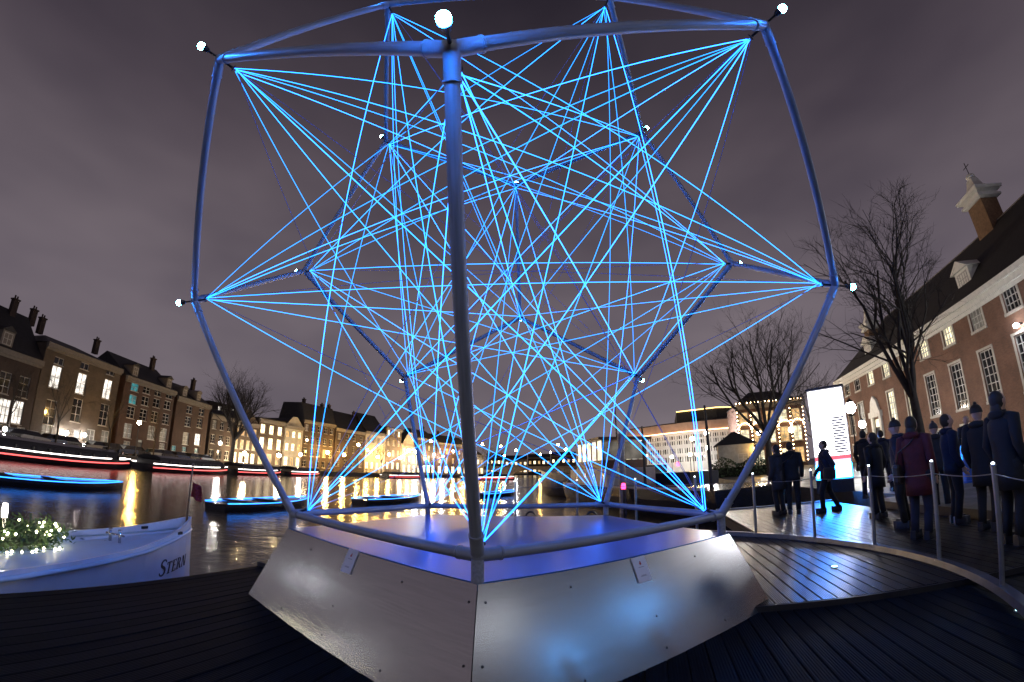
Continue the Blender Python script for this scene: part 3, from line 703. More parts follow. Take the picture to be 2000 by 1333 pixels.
# local x runs from the far corner towards the viewer's right, y into the building
hp = root('brick_palace', 'long red brick palace with white cornice, steep dark roof and sash windows', 'building', o0, math.atan2(-uv.y, -uv.x))
bays = [29.9 + 4.55 * k for k in range(-11, 8)] + [65.6]
ws = []
LIT = {0: 'dim', 1: 'dim', 2: 'cream', 3: 'cream', 4: 'cream', 5: 'cream', 6: 'cream', 7: 'cream'}
for i, u in enumerate(bays):
    k = i - 11
    ws.append((U1 - u, 10.45 - 0.1, 1.75, 2.1, {1: 'dim', 2: 'cream', 3: 'cream', 4: 'cream', 5: 'cream', 6: 'cream'}.get(k, 'dark'), 4, 4))
    if k == 6: continue
    ws.append((U1 - u, 5.65, 1.75, 3.9, {4: 'cream', 5: 'cream'}.get(k, 'dim' if k == 7 else 'dark'), 3, 6))
    ws.append((U1 - u, 1.5, 1.5, 1.5, 'dark', 3, 3))
ops = [(w[0] - w[2] / 2, w[0] + w[2] / 2, w[1] - w[3] / 2, w[1] + w[3] / 2) for w in ws]
ud = U1 - (29.9 + 4.55 * 6); ops.append((ud - 0.9, ud + 0.9, 1.2, 5.0))
DP = 13.0
m = wall_open(PW_, PH, ops, reveal=0.22)
m.face((0, DP, 0), (0, 0, 0), (0, 0, PH), (0, DP, PH)); m.face((PW_, 0, 0), (PW_, DP, 0), (PW_, DP, PH), (PW_, 0, PH)); m.face((PW_, DP, 0), (0, DP, 0), (0, DP, PH), (PW_, DP, PH))
m.obj('wall', M_pal, hp)
M_cor = mat('white_cornice', (0.70, 0.68, 0.62), 0.6, var=0.1)
MB().box(-0.5, PW_ + 0.5, -0.55, 0, PH - 0.10, PH + 0.32).box(-0.3, PW_ + 0.3, -0.3, -0.002, PH - 0.55, PH - 0.102).box(-0.15, PW_ + 0.15, -0.12, -0.004, PH - 0.85, PH - 0.552).obj('cornice', M_cor, hp)
dn = MB()
i = 0
M_case = mat('stone_casing', (0.46, 0.41, 0.35), 0.7, var=0.12)
for w in ws:
    near = w[0] > 14
    o = window(hp, w[0], w[1], w[2], w[3], w[4], w[5] if near else 2, w[6] if near else 3, depth=0.12)
    a, b, c, d_ = w[0] - w[2] / 2, w[0] + w[2] / 2, w[1] - w[3] / 2, w[1] + w[3] / 2; t = 0.2
    MB().box(a - t, a, -0.05, 0.02, c, d_).box(b, b + t, -0.05, 0.02, c, d_).box(a - t, b + t, -0.07, 0.02, d_ + 0.002, d_ + t).box(a - t, b + t, -0.12, 0.02, c - t, c - 0.002).obj('window_casing', M_case, hp)
# pale door surround
MB().box(ud - 1.5, ud - 0.9, -0.25, 0, 0, 5.2).box(ud + 0.9, ud + 1.5, -0.25, 0, 0, 5.2).box(ud - 1.7, ud + 1.7, -0.4, 0, 5.2, 5.9).add([(ud - 1.3, -0.3, 5.9), (ud + 1.3, -0.3, 5.9), (ud + 0.8, -0.3, 7.2), (ud, -0.3, 7.8), (ud - 0.8, -0.3, 7.2), (ud - 1.3, 0, 5.9), (ud + 1.3, 0, 5.9), (ud + 0.8, 0, 7.2), (ud, 0, 7.8), (ud - 0.8, 0, 7.2)], [(0, 1, 2, 3, 4), (1, 6, 7, 2), (2, 7, 8, 3), (3, 8, 9, 4), (4, 9, 5, 0)]).obj('door_surround', M_cor, hp)
dr = MB().box(ud - 0.88, ud + 0.88, 0.1, 0.16, 1.2, 4.0).obj('door', M_framed, hp); MB().box(ud - 0.86, ud + 0.86, 0.1, 0.15, 4.02, 4.98).obj('fanlight', GL['cream'], dr)
MB().box(ud - 1.8, ud + 1.8, -2.0, -0.26, 0, 0.6).box(ud - 1.4, ud + 1.4, -1.4, -0.26, 0.6, 1.2).obj('steps', M_trim, hp)
RH = 7.4
b = [(-0.5, -0.5, PH + 0.3), (PW_ + 0.5, -0.5, PH + 0.3), (PW_ + 0.5, DP + 0.5, PH + 0.3), (-0.5, DP + 0.5, PH + 0.3)]
t = [(6.5, DP / 2 - 0.15, PH + RH), (PW_ - 6.5, DP / 2 - 0.15, PH + RH), (PW_ - 6.5, DP / 2 + 0.15, PH + RH), (6.5, DP / 2 + 0.15, PH + RH)]
rf = MB().loft([b, t]).obj('roof', M_rooft, hp)
rg = MB()
MB().tube([(6.4, DP / 2, PH + RH + 0.02), (PW_ - 6.4, DP / 2, PH + RH + 0.02)], 0.16, 8).obj('ridge_tiles', M_trim, rf)
def pal_dormer(px, py, kind):
    u, z = pal(px, py, 2.2)
    x = U1 - u
    o = MB().box(-1.05, 1.05, 0, 3.2, 0, 2.1).obj('dormer', M_cor, hp, loc=(x, 1.2, PH + 1.2))
    MB().loft([[(xx, yy, zz) for xx, zz in ((-1.4, 2.1), (1.4, 2.1), (0, 3.0))] for yy in (-0.3, 4.0)]).obj('dormer_roof', M_cor, o)
    window(o, 0, 1.05, 1.5, 1.7, kind, 4, 3, depth=-0.03, sill=False)
pal_dormer(1897, 535, 'dark'); pal_dormer(1706, 672, 'cream')
def pal_chimney(px, py, sc, hb, off, zb):
    u, z = pal(px, py, off); x = U1 - u
    c = MB().box(-1.0 * sc, 1.0 * sc, -0.8 * sc, 0.8 * sc, -3.5, hb).obj('chimney', mat('chimney_brick', (0.20, 0.115, 0.06), 0.85, var=0.25, vscale=5), hp, loc=(x, off, zb))
    k = MB()
    k.loft([[(-q * sc, -q * 0.85 * sc, z), (q * sc, -q * 0.85 * sc, z), (q * sc, q * 0.85 * sc, z), (-q * sc, q * 0.85 * sc, z)] for q, z in ((1.05, hb), (1.35, hb + 0.12), (1.35, hb + 0.35), (1.15, hb + 0.42), (1.15, hb + 0.62), (1.55, hb + 0.78), (1.6, hb + 1.05), (0.95, hb + 1.12), (0.55, hb + 1.9), (0.36, hb + 2.7))])
    k.obj('chimney_cap', M_cor, c)
    MB().ell((0, 0, hb + 2.95), (0.42 * sc, 0.42 * sc, 0.36), 12, 8).obj('finial', M_cor, c)
    MB().tube([(0, 0, hb + 3.2), (0, 0, hb + 4.6)], 0.04, 6).box(-0.5, 0.5, -0.02, 0.02, hb + 4.1, hb + 4.16).obj('weather_vane', M_dark, c)
pal_chimney(1935, 440, 1.15, 2.4, 6.5, PH + RH); pal_chimney(1702, 655, 0.8, 1.4, 3.0, PH + 4.0)
# wall lamp just at the edge of view
def lamp_mat(name, col, s): return emis(name, col, s)
u, z = pal(1996, 632)
wlp = MB().box(-0.1, 0.1, -0.5, 0, -0.05, 0.05).obj('wall_lamp_arm', M_dark, hp, loc=(U1 - u, 0, z))
MB().ell((0, -0.55, -0.1), (0.22, 0.22, 0.16), 12, 8).obj('wall_lamp_glass', emis('wall_lamp_glow', (0.85, 0.9, 1.0), 120), wlp)

# ------------------------------------------------------------------ bare trees
M_bark = mat('dark_bark', (0.035, 0.029, 0.026), 0.9, var=0.35, vscale=4, bump=0.6, bscale=12)
def bare_tree(label, base, h, spread, seed, trunk_r, lean=0.0, fork=0.28, limbs=7, dens=1.0, group='bare trees'):
    rnd = random.Random(seed)
    R = root('bare_tree', label, 'tree', base, 0, None)
    tr, br, tw = MB(), MB(), MB()
    def rv(s): return Vector((rnd.gauss(0, s), rnd.gauss(0, s), rnd.gauss(0, s * 0.6)))
    def grow(p, d, L, r, lev):
        n = 4 if lev < 2 else 3
        pts, rs = [p.copy()], [r]; dirs = [d.copy()]
        q = p.copy(); dd_ = d.copy(); r1 = r * (0.45 if lev < 3 else 0.35)
        for i in range(n):
            dd_ = (dd_ + rv(0.17 + 0.035 * lev) + Vector((0, 0, 0.16 if lev < 3 else 0.05))).normalized()
            q = q + dd_ * (L / n); pts.append(q.copy()); rs.append(r + (r1 - r) * (i + 1) / n); dirs.append(dd_.copy())
        (br if lev < 2 else tw).tube(pts, rs, 6 if lev < 2 else (4 if lev == 2 else 3), cap=False)
        if lev >= 4: return
        kids = int({1: 6, 2: 6, 3: 5}[lev] * dens + rnd.random())
        for c in range(kids):
            t = rnd.uniform(0.25, 1.0); i = min(n - 1, int(t * n)); f = t * n - i
            bp_2 = pts[i].lerp(pts[i + 1], f); side = dirs[i + 1].orthogonal().normalized()
            side.rotate(Matrix.Rotation(rnd.uniform(0, 6.283), 3, dirs[i + 1]))
            ang = rnd.uniform(0.35, 0.85); nd = (dirs[i + 1] * math.cos(ang) + side * math.sin(ang)).normalized()
            grow(bp_2, nd, L * rnd.uniform(0.42, 0.68) * (1.15 - 0.4 * t), max(0.008, (rs[i] * (1 - f) + rs[i + 1] * f) * rnd.uniform(0.45, 0.65)), lev + 1)
    top = Vector((lean * h * fork, 0, h * fork))
    tp = [Vector((0, 0, -0.1)), Vector((0, 0, 0.3)), Vector((lean * h * fork * 0.4, rnd.uniform(-.1, .1), h * fork * 0.5)), top]
    tr.tube(tp, [trunk_r * 1.35, trunk_r * 1.05, trunk_r * 0.9, trunk_r * 0.75], 10)
    tr.obj('trunk', M_bark, R, True)
    for i in range(limbs):
        a = 2 * math.pi * (i + rnd.uniform(-.3, .3)) / limbs; el = rnd.uniform(0.7, 1.3) if i else 1.45
        d = Vector((math.cos(a) * math.cos(el) * spread, math.sin(a) * math.cos(el) * spread, math.sin(el))).normalized()
        st = tp[2].lerp(top, rnd.uniform(0.5, 1.0) if i else 1.0)
        grow(st, d, h * (1 - fork) * rnd.uniform(0.55, 0.72), trunk_r * rnd.uniform(0.36, 0.55), 1)
    br.obj('limbs', M_bark, R, True)
    cw = tw.obj('crown', M_bark, R); cw['kind'] = 'stuff'
    return R
def ground_at(px, py_any, dist, z=QZ):
    p = at_d(px, py_any, dist); return Vector((p.x, p.y, z))
bare_tree('tall bare tree in front of the brick palace, bare limbs over its roof', ground_at(1800, 860, 25.0), 14.6, 0.5, 11, 0.27, -0.03, 0.27, 9, 1.0)
bare_tree('broad bare tree on the quay before the light-bulb theatre', ground_at(1502, 880, 42.0), 16.0, 0.75, 23, 0.32, 0, 0.22, 9, 1.05)
bare_tree('slender bare tree behind the glowing white sign', ground_at(1592, 880, 60.0), 13.5, 0.9, 31, 0.2, 0, 0.3, 6, 0.9)
bare_tree('large bare tree on the far quay left of the lit hotel', ground_at(452, 890, 93.0), 20, 1.15, 44, 0.45, 0.05, 0.28, 10, 1.2)
bare_tree('thin bare street tree before the stone mansion, beside its entrance', ground_at(107, 870, 64.0), 10, 0.9, 52, 0.13, 0, 0.35, 5, 0.8)
bare_tree('thin bare street tree before the right edge of the stone mansion', ground_at(211, 880, 70.0), 9.5, 0.9, 53, 0.13, 0, 0.35, 5, 0.8)
bare_tree('thin bare street tree before the dark brick house and mansion corner', ground_at(12, 862, 62.0), 9.5, 0.9, 54, 0.13, 0, 0.35, 5, 0.8)
bare_tree('small bare tree before the teal lit brick house', ground_at(300, 885, 76.0), 9, 0.9, 55, 0.12, 0, 0.35, 5, 0.8)
bare_tree('bare tree beside the bridge at the end of the far quay', ground_at(958, 915, 215.0), 19, 1.2, 56, 0.4, 0, 0.3, 6, 0.8)
bare_tree('bare tree standing before the pale house on far quay', ground_at(745, 910, 140.0), 11, 0.9, 57, 0.18, 0, 0.35, 5, 0.8)

# ------------------------------------------------------------------ street lamps
def lamp_proto(name, H, col, strength, r):
    R = bpy.data.objects.new(name, None); link(R)
    MB().lathe((0, 0, 0), [(0.14, 0), (0.14, 0.25), (0.09, 0.35), (0.06, 0.9), (0.045, H - 0.35), (0.05, H - 0.3)], 10).obj('lamp_post', M_dark, R, True)
    MB().lathe((0, 0, H - 0.3), [(0.05, 0), (r * 0.8, 0.06), (r * 0.8, 0.10)], 12).obj('lamp_collar', M_dark, R)
    MB().ell((0, 0, H + r * 0.75), (r, r, r * 1.05), 14, 10).obj('lamp_glass', emis('lamp_glow_%d_%d_%d' % (col[1] * 100, col[2] * 100, strength), col, strength), R, True)
    MB().lathe((0, 0, H + r * 1.72), [(r * 0.85, 0), (r * 0.4, r * 0.5), (0.03, r * 0.8), (0.02, r * 1.3)], 12).obj('lamp_hat', M_dark, R)
    return R
YEL, WHT, WRM = (1.0, 0.56, 0.13), (1.0, 0.93, 0.85), (1.0, 0.72, 0.40)
protos = {}
def street_lamp(px, py, col, label, s=450, r=0.24, H=None, dist=None, z=QZ, group=None):
    a, e = azel(px, py); H_ = H or 4.2
    d = dist or (H_ + z - CAM.z) / math.tan(rad(max(e, 0.8)))
    Hh = CAM.z + d * math.tan(rad(e)) - z - r * 0.75
    R = lamp_proto('street_lamp', Hh, col, s, r); R.location = polar(a, d, z)
    tag(R, label, 'street lamp', group or 'lit street lamps'); return R
street_lamp(272, 826, YEL, 'yellow lamp before the tall brick house with teal windows', 600, 0.28, dist=72)
street_lamp(430, 866, WHT, 'white street lamp left of the big bare tree on far quay', 420, 0.26, dist=88)
street_lamp(10, 838, WHT, 'white lamp before the dark gabled house on far quay', 250, 0.22, dist=60)
street_lamp(700, 869, YEL, 'yellow lamp between large dark house and pale steep-roofed house', 700, 0.34, dist=128)
street_lamp(718, 880, YEL, 'lower yellow lamp before the pale steep-roofed house', 700, 0.34, dist=136)
street_lamp(842, 862, YEL, 'yellow lamp before the dark house with round attic window', 700, 0.42, dist=170)
street_lamp(812, 883, WHT, 'white lamp before the white bell-gabled house', 900, 0.42, dist=158)
street_lamp(905, 870, YEL, 'yellow lamp before the red brick house by the bridge', 600, 0.42, dist=185)
street_lamp(942, 868, YEL, 'yellow lamp at the left end of the bridge', 600, 0.45, dist=205)
street_lamp(587, 888, WHT, 'white lamp before the narrow lit house on far quay', 600, 0.32, dist=115)
street_lamp(600, 860, WRM, 'warm lamp at the edge of the large dark house', 120, 0.25, dist=120)
street_lamp(1352, 857, YEL, 'yellow lamp between the barge and the curved white opera house', 420, 0.32, dist=75)
street_lamp(1380, 846, WHT, 'white lamp before the white wall of the opera house', 2600, 0.40, dist=92)
for x_, y_ in ((1262, 891), (1312, 893), (1362, 889)): street_lamp(x_, y_, WHT, 'low white floodlight standing before the curved opera wall', 420, 0.36, dist=138, group='floodlights before the opera wall')
street_lamp(1348, 888, YEL, 'low yellow lamp by the barge stern before the opera house', 120, 0.26, dist=70)
street_lamp(1381, 875, WRM, 'warm lamp left of the small white hut', 260, 0.28, dist=85)
street_lamp(1482, 846, WHT, 'white lamp right of the small hut, before the bulb theatre', 520, 0.30, dist=66)
street_lamp(1480, 876, YEL, 'yellow lamp beside the small hut door', 200, 0.2, dist=50)
street_lamp(1545, 840, WHT, 'white lamp before the bulb theatre, left of glowing sign', 520, 0.30, dist=58)
street_lamp(1661, 797, WHT, 'large white globe lamp right of the glowing sign', 130, 0.36, dist=34)
street_lamp(1684, 829, (0.9, 0.95, 1.0), 'bright white lamp before the palace door', 420, 0.30, dist=44)
# tall lamps of the quay road, right of and behind the viewer (their light falls on the palace and on the metal skirt)
for a, d, H, s, r, z_, lb in ((69, 27.5, 7.0, 520, 0.30, QZ, 'tall white lamp standing close to the near end of the palace'), (107, 21, 9.6, 42, 0.32, QZ, 'very tall white lamp close to the palace wall, abreast of the viewer'), (-78, 49, 7.4, 40, 0.34, QZ, 'white lamp on the far quay left of the dark gabled house'), (-87, 46, 4.6, 26, 0.34, QZ, 'white lamp on the far quay opposite the jetty'), (172, 12, 6.0, 260, 0.3, -0.06, 'white lamp on a post at the inner end of the jetty')):
    R = lamp_proto('street_lamp', H, (0.95, 0.97, 1.0), s, r); R.location = polar(a, d, z_); tag(R, lb, 'street lamp', 'lit street lamps')
for a, d, H, lb in ((87, 21, 5.9, 'blue festival floodlight on a mast on the quay beside the jetty'), (99, 21, 6.2, 'second blue festival floodlight on a mast farther along the quay')):
    R = lamp_proto('festival_lamp', H, (0.10, 0.42, 1.0), 34, 0.34); R.location = polar(a, d, QZ); tag(R, lb, 'floodlight', 'blue festival floodlights')
# entrance lamps of the mansion
def ent_lamp(px, py, par_root, lab):
    a, e = azel(px, py); d = front(a) - 1.2
    R = lamp_proto('entrance_lamp', CAM.z + d * math.tan(rad(e)) - QZ - 0.2, WHT, 300, 0.26); R.location = polar(a, d, QZ); tag(R, lab, 'lamp', 'lamps beside the mansion door')
for x_, y_ in ((130, 846), (165, 850)): ent_lamp(x_, y_, R1, 'bright white lamp beside the mansion door')

# ------------------------------------------------------------------ opera house: curved white front, warm roof band, dark upper block
M_op = mat('opera_white', (0.70, 0.69, 0.67), 0.7, var=0.08, vscale=0.3)
M_cop = mat('copper_band', (0.50, 0.32, 0.23), 0.55, var=0.15, vscale=0.4)
op = root('opera_house', 'curved white opera house with slit windows and warm lit roof band', 'building', polar(18, 150, QZ))
OPT = [(10.5, 168), (13, 158), (16, 151), (19, 147), (22, 146), (25, 147), (28, 150)]
ol = op.location
def opp(az, z, off=0.0): p = polar(az, interp(OPT, az) + off, z); return p - ol
azs = [11.2 + 0.3 * k for k in range(54)]
def oband(z0, z1, o0, o1, name, m_):
    b = MB(); b.loft([[opp(a, z0, o0), opp(a, z0, o1), opp(a, z1, o1), opp(a, z1, o0)] for a in azs]); return b.obj(name, m_, op)
oband(QZ, 12.4, 0.5, 14, 'glass_wall', M_glass)
for z0, z1 in ((QZ, 3.2), (4.9, 6.0), (7.6, 8.8), (10.0, 10.6), (11.7, 12.6)): oband(z0, z1, -0.1, 0.45, 'wall_band', M_op)
oband(12.7, 15.6, -1.2, 13, 'roof_band', M_cop)
oband(15.62, 16.0, -0.6, 12, 'roof', M_roof)
COVE = emis('cove_light', (1.0, 0.60, 0.32), 9.0)
MB().tube([opp(a, 12.66, -1.9) for a in azs], 0.10, 6).obj('cove_light', COVE, op)
for k, a in enumerate(azs):
    w = 0.075 if k % 3 else 0.15
    p = [opp(a - w, QZ, 0.0), opp(a + w, QZ, 0.0), opp(a + w, QZ, 0.48), opp(a - w, QZ, 0.48)]
    MB().loft([[(q.x, q.y, z) for q in p] for z in (0.0, 12.35)]).obj('wall_pier', M_op, op)
ub = MB(); ub.loft([[opp(a, z, o) for a, o in ((17.8, 10), (22.8, 9), (27.5, 14), (28, 40), (17.5, 40))] for z in (16.01, 20.6)]); u2 = ub.obj('upper_block', M_roof, op)
GOLD = emis('gold_light_line', (1.0, 0.62, 0.18), 5.0)
for (a0, o0), (a1, o1) in (((17.8, 9.8), (22.8, 8.8)), ((22.8, 8.8), (27.5, 13.8))):
    MB().tube([opp(a0, 20.7, o0), opp(a1, 20.7, o1)], 0.16, 8).obj('light_line', GOLD, u2)
# ------------------------------------------------------------------ theatre outlined with light bulbs
TD = lambda a: 88 + (a - 24) * 0.4
th, tw_, thh = house('bulb_theatre', 'brick theatre outlined with strings of warm light bulbs', 1436, 1564, (1500, 787), M_bred,
    grid=(5, [(0.78, 1.7, 2.4, 2, 3), (0.5, 1.7, 2.8, 2, 3), (0.17, 1.9, 2.8, 2, 2)], lambda r, c: 'cream' if (r + c) % 2 else 'warm'), roof='hip', rh=3.0, dist=TD)
ME_blb = MB().ell((0, 0, 0), 0.11, 8, 6).mesh('light_bulb', emis('warm_bulb', (1.0, 0.66, 0.32), 26), True)
pts = []
n_ = int(tw_ / 0.7)
pts += [(tw_ * i / n_, thh + 0.25) for i in range(n_ + 1)]
for u in (0.0, 0.2, 0.4, 0.6, 0.8, 1.0): pts += [(tw_ * u, 1.0 + i * 0.75) for i in range(int((thh - 1.5) / 0.75))]
for c in range(5):
    for i in range(9):
        t_ = math.pi * i / 8; pts.append((tw_ * (c + 0.5) / 5 + 1.15 * math.cos(t_), thh * 0.62 + 1.1 * math.sin(t_)))
for u, z in pts: place('light_bulb', ME_blb, th, (u, -0.55, z))
# ------------------------------------------------------------------ small hut
M_board = mat('pale_boards', (0.36, 0.34, 0.30), 0.7, var=0.15, vscale=3)
hz = polar(24.6, 52, QZ); hut = root('hut', 'small pale boarded hut with dark pyramid roof on the quay', 'hut', hz, rad(-20))
for k in range(11): MB().box(-1.9, 1.9, -1.9 - 0.02, -1.86 - 0.012 * (k % 2), 0.3 + k * 0.27, 0.3 + k * 0.27 + 0.262).obj('board', M_board, hut)
MB().box(-1.86, 1.86, -1.85, 1.9, 0, 3.3).obj('wall', M_board, hut)
MB().loft([[(-2.3, -2.3, 3.3), (2.3, -2.3, 3.3), (2.3, 2.3, 3.3), (-2.3, 2.3, 3.3)], [(-0.15, -0.15, 4.75), (0.15, -0.15, 4.75), (0.15, 0.15, 4.75), (-0.15, 0.15, 4.75)]]).obj('roof', M_roof, hut)
window(hut, 0.7, 1.7, 1.1, 1.2, 'dark', 2, 2, depth=-1.96, sill=False)
# hedge beside the hut
M_leaf = mat('hedge_leaf', (0.035, 0.055, 0.02), 0.7, var=0.4, vscale=2)
hm = MB(); rn = random.Random(5)
for i in range(1500):
    p = Vector((rn.uniform(-3.6, 3.6), rn.gauss(0, 0.45), 0)); p.z = 0.1 + rn.random() * (1.5 + 0.35 * math.sin(p.x * 2.1))
    a = Vector([rn.gauss(0, 1) for _ in range(3)]).normalized() * 0.13; b = a.orthogonal().normalized() * 0.07
    hm.face(p - a, p + b, p + a, p - b)
hg = root('hedge', 'clipped dark hedge in front of the small hut', 'hedge', polar(26.0, 46, QZ), rad(-25)); hl = hm.obj('foliage', M_leaf, hg); hl['kind'] = 'stuff'
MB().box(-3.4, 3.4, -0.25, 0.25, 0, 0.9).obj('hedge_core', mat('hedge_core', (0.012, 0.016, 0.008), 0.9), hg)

# ------------------------------------------------------------------ stone bridge far up the river
br = root('stone_bridge', 'low stone bridge with three arches and iron railing across the river', 'bridge', polar(0, 238, WZ))
BL, BR_ = polar(-10.5, 232, 0), polar(9.5, 232, 0); bx = (BR_ - BL).normalized(); by = Vector((-bx.y, bx.x, 0)); bw = (BR_ - BL).length; bo = br.location
def bpnt(u, y, z): p = BL + bx * u + by * y; return Vector((p.x, p.y, z)) - bo
m = MB(); N = 60
def under(u):
    t = (u / bw * 3) % 1.0; c = (t - 0.5) / 0.42
    return WZ + (math.sqrt(max(0, 1 - c * c)) * 3.6 if abs(c) < 1 else -0.5)
for i in range(N):
    u0, u1 = bw * i / N, bw * (i + 1) / N
    for y in (0, 9): m.face(bpnt(u0, y, under(u0 + .01)), bpnt(u1, y, under(u1 - .01)), bpnt(u1, y, 4.0), bpnt(u0, y, 4.0))
    m.face(bpnt(u0, 0, under(u0 + .01)), bpnt(u0, 9, under(u0 + .01)), bpnt(u1, 9, under(u1 - .01)), bpnt(u1, 0, under(u1 - .01)))
m.obj('arches', mat('bridge_stone', (0.2, 0.17, 0.15), 0.8, var=0.2, vscale=0.6), br)
m = MB(); m.loft([[bpnt(u, -0.4, 4.01), bpnt(u, 9.4, 4.01), bpnt(u, 9.4, 4.4), bpnt(u, -0.4, 4.4)] for u in (0, bw)]); m.obj('roadway', M_trim, br)
MB().tube([bpnt(0, -0.2, 5.4), bpnt(bw, -0.2, 5.4)], 0.09, 6).obj('handrail', M_dark, br)
ME_bal = MB().box(-0.05, 0.05, -0.05, 0.05, 0, 1.0).mesh('baluster', M_dark)
for i in range(40): place('baluster', ME_bal, br, bpnt(bw * (i + .5) / 40, -0.2, 4.4))
for i, (x_, y_, c_) in enumerate(((978, 872, YEL), (1008, 880, WHT), (1055, 888, YEL), (1090, 869, YEL), (1105, 878, WHT), (1152, 885, WRM), (985, 890, WHT), (1075, 884, WRM))):
    street_lamp(x_, y_, c_, ['yellow', 'white', 'warm'][[YEL, WHT, WRM].index(c_)] + ' lamp standing on the stone bridge', 320, 0.5, dist=236, z=4.4, group='lamps on the bridge')
for x_, y_, c_, lb in ((865, 892, WHT, 'white terrace lamp before the red brick house by the bridge'), (782, 895, WRM, 'warm terrace lamp before the narrow tall brown house'), (830, 896, WHT, 'white terrace lamp below the round attic window house'), (545, 890, WRM, 'warm lamp before the three-bay house with cream windows'), (478, 886, WRM, 'warm lamp before the hotel beside the big bare tree'), (925, 893, WHT, 'white lamp before the low pale house near the bridge'), (640, 884, YEL, 'yellow lamp before the middle of the large dark house'), (672, 889, YEL, 'yellow lamp before the second large dark house'), (738, 893, YEL, 'yellow terrace lamp at the pale steep-roofed house front'), (760, 888, YEL, 'yellow lamp at the corner of the narrow tall brown house'), (797, 880, YEL, 'yellow lamp close to the bell-gabled house door'), (848, 888, YEL, 'yellow terrace lamp between round-window house and red house'), (885, 882, YEL, 'yellow lamp close to the red brick house wall')):
    a_, e_2 = azel(x_, y_); street_lamp(x_, y_, c_, lb, 620, 0.42, dist=front(a_) - 6)

# ------------------------------------------------------------------ boats
def hull(mb, L, Bm, zk, zg, sheer=0.25, n=16, tr=0.35, full=0.45, m=6):
    """stations along +x from stern (0) to bow (L); returns rings of one closed hull, open top closed by a deck"""
    rings = []
    for i in range(n + 1):
        t = i / n
        hb = Bm / 2 * (tr + (1 - tr) * min(1, t / 0.3) ** 0.6 if t < 0.3 else 1.0) * (1 - max(0, (t - full) / (1 - full)) ** 2.4)
        hb = max(hb, 0.02); zg_ = zg + sheer * max(0, t - 0.3) ** 2 * 2; r = []
        for k in range(m + 1): q = k / m; r.append((L * t - 0.0, -hb * math.sin(q * math.pi / 2) ** 0.55 if k else 0.0, zk + (zg_ - zk) * (1 - math.cos(q * math.pi / 2)) ** 0.9))
        rings.append(r + [(x, -y, z) for x, y, z in r[::-1][:-1]])
    mb.loft(rings); return rings
def gun(rings, side, t):
    n = len(rings) - 1; f = t * n; i = min(n - 1, int(f)); f -= i; k = 6 if side < 0 else 7
    a, b = Vector(rings[i][k]), Vector(rings[i + 1][k]); return a.lerp(b, f)
M_hulld = mat('dark_hull', (0.012, 0.014, 0.022), 0.25, coat=0.5)
# canal tour boats at rest in midstream, each with white and red light strips
WSTR = emis('white_strip', (1.0, 0.9, 0.85), 5.5); RSTR = emis('red_strip', (1.0, 0.10, 0.10), 2.6)
def tour_boat():
    R = bpy.data.objects.new('tour_boat', None); link(R); mb = MB(); L = 18.5
    rg_ = hull(mb, L, 4.2, -0.5, 0.75, 0.2, tr=0.7); mb.obj('hull', M_hulld, R, False)
    c = MB(); c.loft([[(1.2 + k, s * w, z) for s, w, z in ((-1, 1.75, 0.76), (-1, 1.5, 1.55), (-1, 0.8, 1.75), (1, 0.8, 1.75), (1, 1.5, 1.55), (1, 1.75, 0.76))] for k in (0, 13.5)]); c.obj('cabin', M_glass, R)
    for k in range(9): MB().box(1.2 + 1.68 * k - 0.05, 1.2 + 1.68 * k + 0.05, -1.79, 1.79, 0.765, 1.2).obj('cabin_post', M_black, R)
    for s in (-1, 1):
        MB().tube([gun(rg_, s, t) + Vector((0, s * 0.04, 0.10)) for t in [0.01 + 0.096 * i for i in range(11)]], 0.05, 6).obj('white_light_strip', WSTR, R)
        MB().tube([gun(rg_, s, t) + Vector((0, s * 0.05, -0.32)) for t in [0.01 + 0.094 * i for i in range(11)]], 0.055, 6).obj('red_light_strip', RSTR, R)
    return R
tb = tour_boat(); uu = Vector((math.sin(rad(-8)), math.cos(rad(-8)), 0))
def nvp(p, u, n=-98): return CAM + Vector((math.sin(rad(n)), math.cos(rad(n)), 0)) * p + uu * u
stops = [(nvp(36.0, 3.5), 82 + 16), (nvp(36.3, 23.0), 98), (nvp(35.8, 42.5), 98), (nvp(36.2, 62), 98), (nvp(35.9, 81.5), 97), (polar(-19.5, 118), 72), (polar(-9.5, 122), 45)]
TL = ['tour boat with white and red light strips before the dark gabled house', 'tour boat with white and red light strips before the stone mansion', 'tour boat with white and red light strips before the teal lit house', 'tour boat with white and red light strips before the big bare tree', 'tour boat with white and red light strips before the lit hotel', 'tour boat with white and red light strips before the pale steep-roofed house', 'tour boat with white and red light strips below the bridge end']
for i, (p, az_) in enumerate(stops):
    o = tb if i == 0 else copy_tree(tb)
    o.location = (p.x, p.y, WZ); o.rotation_euler = (0, 0, rad(az_)); tag(o, TL[i], 'boat', 'lit tour boats in the river')
